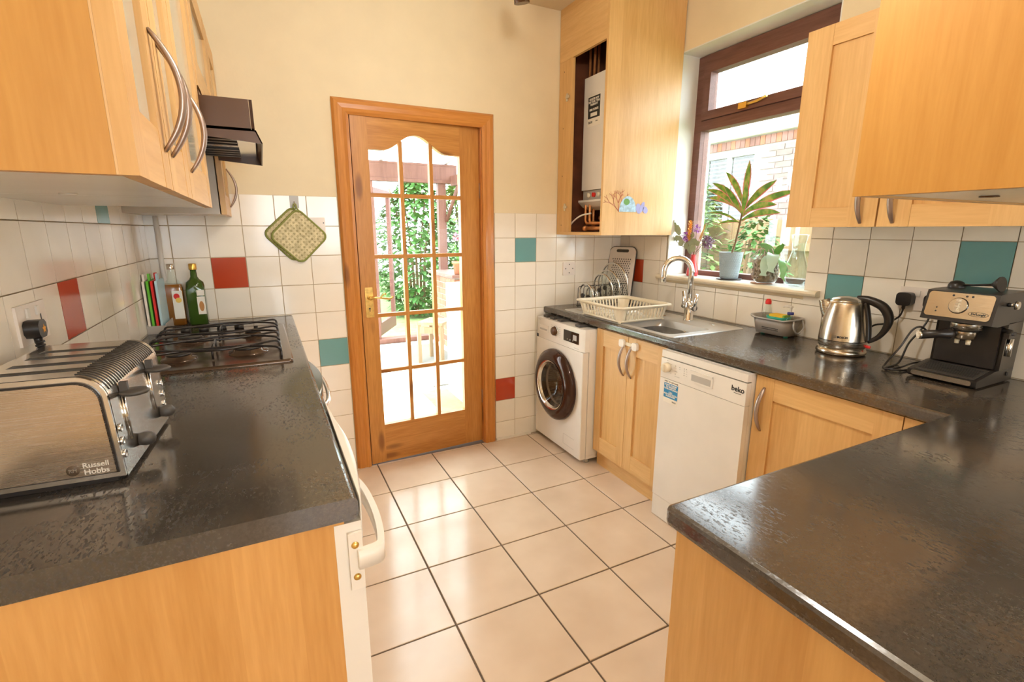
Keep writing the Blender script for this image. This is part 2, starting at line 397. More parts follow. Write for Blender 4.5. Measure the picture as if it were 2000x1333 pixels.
# ================================================================== STRUCTURE
W = 2.745; CH = 2.67; HR = .892; HL = .949; PT = .152; YR = -6.4
WT = .006  # wall plaster sits 6 mm behind the tile faces
b = B(); box(b, -.1, YR, -.1, 3.1, .12, -.004); floor = struct('floor', b, floor_grout)
b = B(); box(b, -.2, YR-.1, CH, 3.2, .14, CH+.1); struct('ceiling', b, ceil_paint)
b = B(); box(b, -.12, YR, -.1, -WT, .14, CH); wall_left = struct('wall_left', b, wall_paint)
DX0, DX1, DZ1 = .925, 1.70, 1.998
b = B(); box(b, -.12, WT, -.1, DX0, .14, CH); box(b, DX1, WT, -.1, 3.0, .14, CH); box(b, DX0, WT, DZ1, DX1, .14, CH)
wall_back = struct('wall_back', b, wall_paint)
WY0, WY1, WZ0, WZ1 = -1.37, -.455, 1.085, 2.386
WX = W+WT
b = B(); box(b, WX, YR, -.1, W+.3, WY0, CH); box(b, WX, WY1, -.1, W+.3, .14, CH)
box(b, WX, WY0, -.1, W+.3, WY1, WZ0); box(b, WX, WY0, WZ1, W+.3, WY1, CH); wall_right = struct('wall_right', b, wall_paint)
b = B(); t_ = .006
box(b, WX-.0, WY1-t_, WZ0, W+.16, WY1, WZ1); box(b, WX, WY0, WZ0, W+.16, WY0+t_, WZ1); box(b, WX, WY0+t_, WZ1-t_, W+.16, WY1-t_, WZ1)
obj('reveal', b, reveal_paint, wall_right)['label'] = 'white painted window reveal'
# rear wall with a wide glazed opening (behind the camera)
b = B(); box(b, -.12, YR-.1, -.1, .35, YR, CH); box(b, 2.35, YR-.1, -.1, 3.1, YR, CH); box(b, .35, YR-.1, 2.15, 2.35, YR, CH); box(b, .35, YR-.1, -.1, 2.35, YR, .93)
struct('wall_rear', b, wall_paint)
b = B()
for x in (.35, 1.31, 2.27): box(b, x, YR-.07, .93, x+.08, YR-.01, 2.15)
box(b, .43, YR-.07, .93, 2.27, YR-.01, 1.01); box(b, .43, YR-.07, 2.07, 2.27, YR-.01, 2.15)
struct('window_2', b, darkwood)

# ---- tiles
TM = {}
def tile_mesh(ax, w, h, mat, th=.0035, ch=.0012):
    key = (ax, round(w, 4), round(h, 4), mat.name, th)
    if key in TM: return TM[key]
    bm = B(); a, c = w/2, h/2; bk = th
    def P(u, v, d): return {'y': (u, d, v), 'x-': (d, u, v), 'x+': (-d, u, v), 'z': (u, v, -d), 'y-': (u, -d, v)}[ax]
    F = [bm.verts.new(P(u, v, 0)) for u, v in ((-a+ch, -c+ch), (a-ch, -c+ch), (a-ch, c-ch), (-a+ch, c-ch))]
    G = [bm.verts.new(P(u, v, ch)) for u, v in ((-a, -c), (a, -c), (a, c), (-a, c))]
    H = [bm.verts.new(P(u, v, bk)) for u, v in ((-a, -c), (a, -c), (a, c), (-a, c))]
    bm.faces.new(F); bm.faces.new(H[::-1])
    for X, Y in ((F, G), (G, H)):
        for k in range(4): bm.faces.new((X[k], X[(k+1) % 4], Y[(k+1) % 4], Y[k]))
    bmesh.ops.recalc_face_normals(bm, faces=bm.faces)
    me = bpy.data.meshes.new('tile'); bm.to_mesh(me); bm.free(); me.materials.append(mat); TM[key] = me
    return me
def clip(rects, ex):
    out = []
    for (a0, b0, a1, b1) in rects:
        x0, y0, x1, y1 = ex
        if x0 >= a1 or x1 <= a0 or y0 >= b1 or y1 <= b0: out.append((a0, b0, a1, b1)); continue
        if x0 > a0: out.append((a0, b0, x0, b1))
        if x1 < a1: out.append((x1, b0, a1, b1))
        m0, m1 = max(a0, x0), min(a1, x1)
        if y0 > b0: out.append((m0, b0, m1, y0))
        if y1 < b1: out.append((m0, y1, m1, b1))
    return out
def tiling(parent, ax, plane, us, vs_, mat, special, excl=(), gap=.003, th=.0035, glabel=True):
    cnt = 0
    for i in range(len(us)-1):
        for j in range(len(vs_)-1):
            rs = [(us[i]+gap/2, vs_[j]+gap/2, us[i+1]-gap/2, vs_[j+1]-gap/2)]
            for e in excl: rs = clip(rs, e)
            for r in rs:
                w, h = r[2]-r[0], r[3]-r[1]
                if w < .012 or h < .012: continue
                mt = special.get((i, j), mat)
                me = tile_mesh(ax, w, h, mt, th)
                o = bpy.data.objects.new('tile', me); C.objects.link(o); u, v = (r[0]+r[2])/2, (r[1]+r[3])/2
                o.location = {'y': (u, plane, v), 'x-': (plane, u, v), 'x+': (plane, u, v), 'z': (u, v, plane), 'y-': (u, plane, v)}[ax]
                o.parent = parent
                if mt is tile_red: o['label'] = 'plain red tile'
                if mt is tile_blue: o['label'] = 'plain blue tile'
                cnt += 1
    return cnt
def joints(base, lo, hi, p=PT):
    k0 = math.ceil((lo-base)/p+.08); k1 = math.floor((hi-base)/p-.08)
    return [lo]+[base+k*p for k in range(k0, k1+1)]+[hi]
# back wall, left of the door
ZL = 1.5605; us = joints(.0953, 0, .857); vz = joints(ZL, 0, ZL)
def idx(lst, v): return min(range(len(lst)), key=lambda k: abs(lst[k]-v))
sp = {(idx(us, .247), idx(vz, ZL-3*PT)): tile_red, (idx(us, .703), idx(vz, ZL-6*PT)): tile_blue}
tiling(wall_back, 'y', 0, us, vz, tile_white, sp)
b = B(); box(b, 0, .0028, 0, .857, WT, ZL-.001); obj('grout', b, grout, wall_back)
# back wall, right of the door
ZR = 1.4925; us = joints(1.911, 1.768, W); vz = joints(ZR, 0, ZR)
sp = {(idx(us, 1.911), idx(vz, ZR-2*PT)): tile_blue, (0, idx(vz, ZR-8*PT)): tile_red}
tiling(wall_back, 'y', 0, us, vz, tile_white, sp)
b = B(); box(b, 1.768, .0028, 0, W, WT, ZR-.001); obj('grout', b, grout, wall_back)
# left wall
us = joints(-1.3274, -2.9, 0); vz = joints(ZL, HL-.02, ZL)
sp = {(idx(us, -1.1754), idx(vz, ZL-3*PT)): tile_red, (idx(us, -.7194), idx(vz, ZL-PT)): tile_blue}
tiling(wall_left, 'x-', 0, us, vz, tile_white, {k: v for k, v in sp.items()})
for o in list(wall_left.children): pass
b = B(); box(b, -WT, -2.9, HL-.02, -.0028, 0, ZL-.001); obj('grout', b, grout, wall_left)
# right wall
ZQ = 1.5025; us = joints(-1.3167, -2.9, 0); vz = joints(ZQ, HR-.02, ZQ)
sp = {(idx(us, -1.6207), idx(vz, ZQ-3*PT)): tile_blue, (idx(us, -2.0767), idx(vz, ZQ-2*PT)): tile_blue, (idx(us, -.253), idx(vz, ZQ-3*PT)): tile_red}
tiling(wall_right, 'x+', W, us, vz, tile_white, sp, excl=[(WY0, 1.07, WY1, 3)])
b = B(); box(b, W+.0028, -2.9, HR-.02, WX, WY0, ZQ-.001); box(b, W+.0028, WY1, HR-.02, WX, 0, ZQ-.001); box(b, W+.0028, WY0, HR-.02, WX, WY1, 1.07)
obj('grout', b, grout, wall_right)
# white tiles standing on the window reveal
for z0, z1 in ((1.118, 1.30), (1.303, 1.485)):
    b = B(); box(b, W, WY1-.015, z0, W+.13, WY1-.007, z1); obj('tile', b, reveal_paint, wall_right, bevel=.002)['label'] = 'plain white reveal tile'
# floor
PF = .342
us = joints(.9744, 0, W, PF); vz = joints(-.0215, -5.2, .0, PF); 
vz = [-5.2]+[-.0215-PF*k for k in range(14, -1, -1)]+[.0]
tiling(floor, 'z', 0, us, vz, floor_tile, {}, gap=.007, th=.004)
# caulk strip between back wall tiles and floor
b = B(); box(b, 1.77, -.012, .0, 2.03, -.0005, .014); obj('skirting', b, tile_white, wall_back, bevel=.003)

# ---- door architrave
FX0, FX1, FZ = .860, 1.766, 2.050
b = B()
prof = [(0, 0), (.012, .014), (.03, .018), (.05, .015), (.066, .02), (.08, .012), (.08, 0)]
def arch_side(bm, xo, s, z0, z1):
    pts = [(xo+s*u, -d+.0) for u, d in prof]
    A = [bm.verts.new((x, y-.0005, z0)) for x, y in pts]; D = [bm.verts.new((x, y-.0005, z1-(s*(x-xo)))) for x, y in pts]
    n = len(pts)
    for k in range(n): bm.faces.new((A[k], A[(k+1) % n], D[(k+1) % n], D[k]))
    bm.faces.new(A); bm.faces.new(D[::-1])
arch_side(b, FX0, 1, 0, FZ); arch_side(b, FX1, -1, 0, FZ)
trim = struct('trim_1', b, pine_trim_z)
b = B(); A = []; D = []
for u, d in prof:
    A.append(b.verts.new((FX0+u, -d-.0005, FZ-u))); D.append(b.verts.new((FX1-u, -d-.0005, FZ-u)))
n = len(prof)
for k in range(n): b.faces.new((A[k], A[(k+1) % n], D[(k+1) % n], D[k]))
b.faces.new(A); b.faces.new(D[::-1]); obj('head_trim', b, pine_trim_x, trim)
b = B(); box(b, .926, .001, 0, .943, .138, 1.997); box(b, 1.682, .001, 0, 1.699, .138, 1.997); box(b, .943, .001, 1.980, 1.682, .138, 1.997)
box(b, .943, .075, 0, .953, .11, 1.98); box(b, 1.672, .075, 0, 1.682, .11, 1.98)
obj('jamb', b, pine_trim_z, trim)

# ---- door leaf: hinged on the right, slightly ajar into the room
door = thing('door_1', 'glazed pine door with fifteen panes and an arched top rail', 'door', (1.680, .030, 0), R(3.0))
del door['label']; del door['category']; door['kind'] = 'structure'
DW = .735; T0, T1 = 0, .038     # local: leaf from x=-DW..0
def dl(x): return x-1.678
gx0, gx1 = dl(1.030), dl(1.556); gz0, gzs = .245, 1.81
b = B(); box(b, -DW, T0, .008, gx0, T1, 1.976); obj('stile', b, pine_z, door, bevel=.002, world=False)
b = B(); box(b, gx1, T0, .008, 0, T1, 1.976); obj('stile', b, pine_z, door, bevel=.002, world=False)
b = B(); box(b, gx0, T0+.0005, .008, gx1, T1, gz0); obj('bottom_rail', b, pine_x, door, bevel=.001, world=False)
xc = (gx0+gx1)/2; hw = (gx1-gx0)/2
def az(x):
    t = abs(x-xc)/hw; return gzs+.09*(.5+.5*cos(pi*min(1, t/.72)))
K = 28; poly = [(gx0+(gx1-gx0)*k/K, az(gx0+(gx1-gx0)*k/K)) for k in range(K+1)]+[(gx1, 1.976), (gx0, 1.976)]
b = B(); prism(b, poly, T0+.0005, T1, 'y'); obj('top_rail', b, pine_x, door, world=False)
mu = .021; cols = [gx0+(gx1-gx0)*k/3 for k in range(4)]; rows = [gz0+.3325*k for k in range(5)]
for k in (1, 2):
    x = cols[k]; b = B(); zt = az(x)+.003
    for q, (d, e) in enumerate(((0, mu/2), )):
        box(b, x-e, T0+.004, gz0, x+e, T1-.004, zt)
    obj('glazing_bar', b, pine_z, door, bevel=.004, world=False)
for k in (1, 2, 3, 4):
    for i in range(3):
        z = rows[k]; x0 = cols[i]+(mu/2 if i else 0); x1 = cols[i+1]-(mu/2 if i < 2 else 0)
        b = B(); box(b, x0, T0+.0045, z-mu/2, x1, T1-.0045, z+mu/2); obj('glazing_bar', b, pine_x, door, bevel=.004, world=False)
for i in range(3):
    for j in range(5):
        x0, x1 = cols[i]+(mu/2 if i else 0), cols[i+1]-(mu/2 if i < 2 else 0); z0 = rows[j]+(mu/2 if j else 0)
        b = B()
        if j < 4: box(b, x0, .017, z0, x1, .021, rows[j+1]-mu/2)
        else:
            pl = [(x0, z0)]+[(x1, z0)]+[(x1-(x1-x0)*q/10, az(x1-(x1-x0)*q/10)) for q in range(11)]
            prism(b, pl, .017, .021, 'y')
        obj('pane', b, pane_m, door, world=False)
# lock plate, lever, keyhole, hinges
hz = .99; hx = -DW+.042
b = B(); prism(b, rrect(hx-.022, hz-.085, hx+.022, hz+.085, .003), -.004, -.0002, 'y'); lp = obj('handle_plate', b, brass, door, bevel=.001, world=False)
def sub(name, bm, mat, par, **k):
    o = obj(name, bm, mat, None, **k); o.parent = par; WM[o] = WM.get(par, Matrix.Identity(4)); return o
b = B(); lathe(b, [(0, -.006), (.011, -.006), (.011, -.045), (0, -.045)], (hx, 0, hz+.028), 14, 'y')
tube(b, smoothpath([(hx, -.04, hz+.028), (hx+.03, -.048, hz+.030), (hx+.07, -.048, hz+.026), (hx+.10, -.046, hz+.020), (hx+.118, -.044, hz+.026), (hx+.124, -.044, hz+.034)]), [.007]*6+[.0055]*25, 8)
tube(b, smoothpath([(hx+.05, -.048, hz+.028), (hx+.066, -.048, hz+.045), (hx+.078, -.048, hz+.052), (hx+.084, -.048, hz+.044)]), .004, 7)
sub('lever', b, brass, lp)
b = B(); lathe(b, [(0, -.0046), (.005, -.0046), (.005, -.0035)], (hx, 0, hz-.034), 12, 'y'); box(b, hx-.0022, -.0046, hz-.052, hx+.0022, -.0035, hz-.036); sub('keyhole', b, ink, lp)
for z in (1.62, .32):
    b = B(); lathe(b, [(0, z-.045), (.006, z-.045), (.006, z+.045), (0, z+.045)], (.004, -.004, 0), 10); obj('hinge', b, satin, door, world=False)

# ---- window: brown frame in the reveal
FXW = 2.895; GX = FXW+.03
win = B()
fy0, fy1, fz0, fz1 = WY0+.006, WY1-.006, 1.117, 2.376
fwid = .052
for (y0, z0, y1, z1) in ((fy0, fz0, fy0+fwid, fz1), (fy1-fwid, fz0, fy1, fz1), (fy0+fwid, fz1-fwid, fy1-fwid, fz1), (fy0+fwid, fz0, fy1-fwid, fz0+.028), (fy0+fwid, 1.965, fy1-fwid, 2.02)):
    box(win, FXW, y0, z0, FXW+.07, y1, z1)
win = struct('window_1', win, darkwood_y, bevel=.004)
b = B(); s0, s1, q0, q1 = fy0+fwid+.003, fy1-fwid-.003, 2.023, fz1-fwid-.003
sw = .05
for (y0, z0, y1, z1) in ((s0, q0, s0+sw, q1), (s1-sw, q0, s1, q1), (s0+sw, q1-.045, s1-sw, q1), (s0+sw, q0, s1-sw, q0+.045)):
    box(b, FXW-.012, y0, z0, FXW+.05, y1, z1)
sash = obj('fanlight_sash', b, darkwood_y, win, bevel=.004)
b = B(); box(b, GX, s0+sw, q0+.045, GX+.004, s1-sw, q1-.045); sub('pane', b, pane_m, sash)
b = B(); box(b, GX, fy0+fwid, fz0+.028, GX+.004, fy1-fwid, 1.965); obj('pane', b, pane_m, win)
b = B(); tube(b, [(FXW-.02, -.80, 2.045), (FXW-.025, -.90, 2.05), (FXW-.028, -.96, 2.062)], .007, 8); box(b, FXW-.03, -.84, 2.03, FXW-.012, -.79, 2.06); sub('stay_handle', b, gold, sash)
# sill board with bullnose
b = B(); pr_ = [(W-.026, 1.088), (W-.036, 1.093), (W-.041, 1.1025), (W-.036, 1.112), (W-.026, 1.117), (W, 1.117), (W, 1.088)]
prism(b, pr_, -1.447, -.41, 'y'); sl = struct('trim_2', b, cream_pl)
b = B(); box(b, W, WY0+.0065, 1.088, FXW-.001, WY1-.0165, 1.117); obj('sill_board', b, white_en, sl)

# ================================================================== WORKTOPS
def top_edge(x0, z, r, n=5):   # quarter-round nosing profile in the (u, z) plane
    return [(x0+r-r*cos(R(90*k/n)), z-r+r*sin(R(90*k/n))) for k in range(n+1)]
TH = .04
b = B(); r = .009
pf = [(0, HL-TH), (.575, HL-TH)]+[(.575+.012*sin(R(90*k/4)), HL-TH+.012-.012*cos(R(90*k/4))) for k in range(1, 5)]+[(.578+.009*cos(R(90*k/4)), HL-.009+.009*sin(R(90*k/4))) for k in range(5)]+[(0, HL)]
prism(b, [(x, z) for x, z in pf], -2.035, -.002, 'y')
tag(obj('worktop', b, worktop_m), 'mottled dark grey laminate worktop under the toaster and gas hob', 'worktop')
# right worktop with the peninsula, one continuous L
XF = 2.125; PX = 1.105; PY = -2.212; PYN = -3.05
outline = [(XF, -.002), (XF, PY-.0), (PX+.012, PY), (PX+.004, PY-.004), (PX, PY-.012), (PX, PYN), (W-.001, PYN), (W-.001, -.002)]
def slab_L(bm, z0, z1, ins):
    o = [(XF+ins, -.002), (XF+ins, PY-ins), (PX+.012, PY-ins), (PX+.004+ins*.5, PY-.004-ins*.5), (PX+ins, PY-.012), (PX+ins, PYN), (W-.001, PYN), (W-.001, -.002)]
    return [bm.verts.new((x, y, z0)) for x, y in o]
b = B(); lev = [slab_L(b, HR-TH, 0, .008), slab_L(b, HR-TH+.004, 0, .002), slab_L(b, HR-TH+.011, 0, 0), slab_L(b, HR-.009, 0, 0), slab_L(b, HR-.003, 0, .0025), slab_L(b, HR, 0, .009)]
for A, D in zip(lev, lev[1:]):
    n = len(A)
    for k in range(n): b.faces.new((A[k], A[(k+1) % n], D[(k+1) % n], D[k])).smooth = True
b.faces.new(lev[0][::-1])
# top with a rectangular hole for the sink bowl
SBX0, SBX1, SBY0, SBY1 = 2.195, 2.50, -1.085, -.70
t = lev[-1]; h = [b.verts.new(p) for p in ((SBX0, SBY1, HR), (SBX0, SBY0, HR), (SBX1, SBY0, HR), (SBX1, SBY1, HR))]
b.faces.new((t[0], t[1], h[1], h[0])); b.faces.new((t[1], t[2], t[3], t[4], t[5], t[6], h[2], h[1])); b.faces.new((t[6], t[7], h[3], h[2])); b.faces.new((t[7], t[0], h[0], h[3]))
rw_ = obj('worktop', b, worktop_m); me = rw_.data; me.set_sharp_from_angle(angle=R(12))
tag(rw_, 'mottled dark grey laminate worktop running under the window and onto the peninsula', 'worktop')

# ================================================================== CABINET HELPERS
def obx(bm, ax, s, pos, a0, a1, z0, z1, d0, d1, mi=0):
    if ax == 'x': box(bm, pos+s*d0, a0, z0, pos+s*d1, a1, z1, mi)
    else: box(bm, a0, pos+s*d0, z0, a1, pos+s*d1, z1, mi)
def pt(ax, s, pos, a, z, d): return Vector((pos+s*d, a, z)) if ax == 'x' else Vector((a, pos+s*d, z))
def bow_handle(par, ax, s, pos, a, zc, ln=.175, d0=.02, mat=None, lean=0):
    b = B(); pts = []; rs = []
    for k in range(17):
        t = -1+2*k/16; pts.append(pt(ax, s, pos, a+lean*t, zc+t*ln/2, d0+.034*(1-t*t)+.0005)); rs.append(.0055+.0048*(1-t*t)**.7)
    tube(b, pts, rs, 8, nrm=(0, 1, 0) if ax == 'x' else (1, 0, 0), flat=.55)
    return obj('handle', b, mat or satin, par)
def shaker(par, ax, s, pos, a0, a1, z0, z1, sw=.085, rw=.075, glazed=False, hside=None, hz=None, th=.020, name='door'):
    """door on plane pos, facing s along ax; handle on side hside ('lo'/'hi' in the a direction)"""
    b = B(); g = .0015; a0 += g; a1 -= g
    obx(b, ax, s, pos, a0, a0+sw, z0, z1, 0, th, 0); obx(b, ax, s, pos, a1-sw, a1, z0, z1, 0, th, 0)
    obx(b, ax, s, pos, a0+sw+.0004, a1-sw-.0004, z0, z0+rw, 0, th-.0008, 1); obx(b, ax, s, pos, a0+sw+.0004, a1-sw-.0004, z1-rw, z1, 0, th-.0008, 1)
    if glazed:
        pass
    d = obj(name, b, [maple_z, maple_y if ax == 'x' else maple_x], par, bevel=.0012, segs=1)
    b = B(); obx(b, ax, s, pos, a0+sw+.0005, a1-sw-.0005, z0+rw+.0005, z1-rw-.0005, .006, .011)
    sub('glass_panel' if glazed else 'panel', b, frost_m if glazed else maple_panel, d)
    if hside:
        a = a0+sw*.5 if hside == 'lo' else a1-sw*.5
        hd = bow_handle(par, ax, s, pos, a, hz, d0=th); hd.parent = d; hd.matrix_parent_inverse = Matrix.Identity(4)
    return d

# ================================================================== LEFT SIDE
UZ = 1.452
XC = .338   # carcass front
# double glazed-door cabinet at the near end
t = thing('wall_cabinet', 'maple wall cabinet with two glazed doors and paired bow handles, nearest on the left wall', 'cabinet', (0, -1.8, UZ))
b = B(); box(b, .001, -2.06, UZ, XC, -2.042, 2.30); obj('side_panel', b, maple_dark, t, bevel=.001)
b = B(); box(b, XC+.0002, -2.060, UZ, XC+.0028, -2.042, 2.30); obj('edge_band', b, maple_edge, t)
b = B(); box(b, .001, -2.0418, UZ+.002, XC-.002, -1.545, UZ+.02); box(b, .001, -2.0418, UZ+.02, .01, -1.545, 2.17); box(b, .001, -2.0418, 2.15, XC-.002, -1.545, 2.17); box(b, .001, -1.561, UZ+.02, XC-.002, -1.545, 2.15)
for y in (-1.98, -1.60): lathe(b, [(0, 0), (.014, 0), (.014, -.0025), (0, -.0025)], (.17, y, UZ+.0022), 12)
obj('carcass', b, white_mel, t)
shaker(t, 'x', 1, XC+.003, -2.062, -1.803, UZ, 2.17, sw=.062, rw=.085, glazed=True, hside='hi', hz=UZ+.145)
shaker(t, 'x', 1, XC+.003, -1.800, -1.545, UZ, 2.17, sw=.062, rw=.085, glazed=True, hside='lo', hz=UZ+.145)
t = thing('wall_cabinet', 'narrow maple wall cabinet with one glazed door, between the nearest cabinet and the cooker hood', 'cabinet', (0, -1.3, UZ))
b = B(); box(b, .001, -1.543, UZ+.002, XC-.002, -1.03, UZ+.02); box(b, .001, -1.543, UZ+.02, .01, -1.03, 2.17); box(b, .001, -1.543, 2.15, XC-.002, -1.03, 2.17); box(b, .001, -1.048, UZ+.02, XC-.002, -1.03, 2.15); box(b, .001, -1.543, UZ+.02, XC-.002, -1.527, 2.15)
obj('carcass', b, white_mel, t)
b = B(); box(b, XC-.001, -1.045, UZ, XC+.0, -1.03, 2.17); obj('edge_strip', b, maple_edge, t)
shaker(t, 'x', 1, XC+.003, -1.542, -1.07, UZ, 2.17, sw=.062, rw=.085, glazed=True, hside='lo', hz=UZ+.145)
# hood cabinet
t = thing('wall_cabinet', 'short maple cabinet with a wide glazed flap door above the brown cooker hood', 'cabinet', (0, -.67, 1.80))
b = B(); box(b, .001, -1.02, 1.80, XC-.002, -.385, 1.818); box(b, .001, -1.02, 1.818, .01, -.385, 2.17); box(b, .001, -1.02, 2.152, XC-.002, -.385, 2.17); box(b, .011, -1.02, 1.818, XC-.002, -1.004, 2.152); box(b, .011, -.401, 1.818, XC-.002, -.385, 2.152)
obj('carcass', b, maple_panel, t)
shaker(t, 'x', 1, XC+.003, -1.02, -.385, 1.80, 2.17, sw=.085, rw=.085, glazed=True)
# cooker hood
t = thing('cooker_hood', 'brown cooker hood with a tilted visor above the gas hob', 'hood', (.17, -.67, 1.66))
b = B(); box(b, .002, -.985, 1.70, XC+.02, -.375, 1.795); box(b, XC+.02, -.985, 1.698, .487, -.375, 1.782); obj('body', b, brown_metal, t, bevel=.002)
b = B(); box(b, .488, -.985, 1.698, .497, -.375, 1.782); obj('front_rail', b, darkbrown, t, bevel=.002)
b = B(); A = []
ya, yb = -.985, -.375
pf = [(.365, 1.694), (.500, 1.694), (.516, 1.655), (.512, 1.655), (.497, 1.690), (.365, 1.690)]
prism(b, pf, ya, yb, 'y'); prism(b, [(.355, 1.694), (.500, 1.694), (.516, 1.655), (.355, 1.668)], ya, ya+.004, 'y'); prism(b, [(.355, 1.694), (.500, 1.694), (.516, 1.655), (.355, 1.668)], yb-.004, yb, 'y')
obj('visor', b, brown_metal, t)
b = B(); box(b, .03, ya+.006, 1.682, .495, yb-.006, 1.688); obj('filter_tray', b, chrome_dull, t)
for k in range(9):
    if k == 4: continue
    b = B(); box(b, .10, ya+.04+k*.060, 1.676, .44, ya+.062+k*.060, 1.6815); obj('filter_slat', b, black_pl, t)
# corner cabinet
t = thing('wall_cabinet', 'maple wall cabinet in the far left corner, below and beyond the cooker hood', 'cabinet', (0, -.18, UZ))
b = B(); box(b, .001, -.372, UZ+.002, XC-.002, -.354, 2.17); obj('side_panel', b, grey_mel, t)
b = B(); box(b, .001, -.3535, UZ+.002, XC-.002, -.001, UZ+.02); box(b, .001, -.3535, UZ+.02, .01, -.001, 2.17); box(b, .001, -.3535, 2.15, XC-.002, -.001, 2.17); obj('carcass', b, white_mel, t)
shaker(t, 'x', 1, XC+.003, -.374, -.002, UZ, 2.17, sw=.08, rw=.085, glazed=True, hside='hi', hz=UZ+.13)

# base end panel, base units
t = thing('base_cabinet', 'maple base cabinet end under the near left worktop, beside the white fridge', 'cabinet', (.28, -2.0, 0))
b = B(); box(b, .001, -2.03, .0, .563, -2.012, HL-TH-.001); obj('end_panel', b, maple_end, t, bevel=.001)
t = thing('fridge', 'white undercounter fridge with a bulging front and big white D handle', 'fridge', (.3, -1.75, 0))
b = B(); box(b, .003, -2.011, .02, .545, -1.43, HL-TH-.002); obj('body', b, white_en, t, bevel=.003)
b = B(); box(b, .546, -2.031, .05, .590, -1.43, .902); obj('door', b, white_en, t, bevel=.006); dr = t.children[-1]
# bowed top fascia (bulges in plan)
b = B()
fpts = smoothpath([(.5905, -1.46, 0), (.592, -1.52, 0), (.599, -1.61, 0), (.607, -1.70, 0), (.610, -1.77, 0), (.6085, -1.86, 0), (.6035, -1.93, 0), (.5975, -1.99, 0), (.5905, -2.031, 0)], 3)[::-1]
fy = [p.y for p in fpts]; fx = [p.x for p in fpts]; n = len(fy)-1
ps = [(.5902, fy[0])]+[(fx[k]+.001, fy[k]) for k in range(n+1)]+[(.5902, fy[n])]
lo = [(.5902, fy[0])]+[(fx[k]*.55+.5902*.45+.001, fy[k]) for k in range(n+1)]+[(.5902, fy[n])]
levs = [(lo, .868), (ps, .900), (ps, .938), (lo, .948)]
LV = [[b.verts.new((x, y, z)) for x, y in q] for q, z in levs]
for A, D in zip(LV, LV[1:]):
    for k in range(len(A)): b.faces.new((A[k], A[(k+1) % len(A)], D[(k+1) % len(D)], D[k])).smooth = True
b.faces.new(LV[0][::-1]); b.faces.new(LV[-1]); obj('bowed_fascia', b, white_en, t)
# D handle: flat bar that runs along the door and turns back at the near end
b = B(); hz0, hz1 = .816, .852
pth = [(.5905, -1.70), (.612, -1.755), (.627, -1.82), (.632, -1.90), (.630, -1.97), (.623, -2.022), (.614, -2.034), (.5975, -2.0372), (.580, -2.0382)]
P3 = smoothpath([(x, y, 0) for x, y in pth], 5); wd = .006; O1 = []; O2 = []
for i, p in enumerate(P3):
    tg = (P3[min(i+1, len(P3)-1)]-P3[max(i-1, 0)]).normalized(); nn = Vector((tg.y, -tg.x, 0))
    O1.append(p+nn*wd); O2.append(p-nn*wd)
V = [[b.verts.new((q[i].x, q[i].y, z)) for i in range(len(P3))] for q, z in ((O1, hz0), (O1, hz1), (O2, hz1), (O2, hz0))]
for k in range(4):
    A, D = V[k], V[(k+1) % 4]
    for i in range(len(A)-1): b.faces.new((A[i], A[i+1], D[i+1], D[i])).smooth = k in (0, 2)
for i in (0, -1): b.faces.new([V[k][i] for k in range(4)])
box(b, .566, -2.0375, .775, .5895, -2.0315, .885)
obj('handle', b, white_pl, t)
for z in (.862, .80):
    b = B(); lathe(b, [(0, -.0415), (.0045, -.0415), (.0065, -.039), (.0065, -.0376), (0, -.0376)], (.577, -2.0, z), 14, 'y'); obj('screw_cap', b, brass, t)
b = B(); box(b, .5905, -1.86, .565, .5955, -1.80, .60); box(b, .592, -1.845, .60, .601, -1.83, .63)
tag(obj('magnet_clip', b, dark_rub, bevel=.001), 'dark magnetic clip on the white fridge door', 'clip')
b = B(); prism(b, [(.5908, .40), (.5935, .40), (.5965, .35), (.5945, .34)][::-1], -1.87, -1.80, 'y'); box(b, .5908, -1.87, .40, .5932, -1.80, .5645)
tag(obj('card', b, red_pl), 'red card hanging from the clip on the fridge door', 'card')
t = thing('oven', 'built-under oven with a dark curved glass front below the gas hob', 'oven', (.3, -.7, 0))
b = B(); box(b, .003, -1.425, .02, .56, -.42, HL-TH-.002); obj('body', b, white_en, t)
b = B(); n = 14; y0, y1 = -1.33, -.83
ps = [(.561, y0)]+[(.586+.034*sin(pi*k/n), y0+(y1-y0)*k/n) for k in range(n+1)]+[(.561, y1)]
prism(b, ps, .62, .905, 'z'); obj('oven_door', b, plain('oven door glass', (.06, .09, .09), .1), t)
b = B(); tube(b, smoothpath([(.60, -1.30, .86), (.625, -1.22, .86), (.633, -1.08, .86), (.625, -.94, .86), (.60, -.87, .86)]), .007, 8); obj('handle', b, chrome_dull, t)
b = B(); box(b, .561, -.828, .10, .58, -.422, .905); box(b, .561, -1.425, .10, .58, -1.332, .905); box(b, .561, -1.33, .10, .58, -.83, .618); obj('filler_panel', b, maple_z, t, bevel=.001)
b = B(); box(b, .003, -.415, .0, .58, -.002, HL-TH-.001); o = obj('base_cabinet', b, maple_z, bevel=.001); tag(o, 'maple base cabinet in the far left corner beside the pine door', 'cabinet')

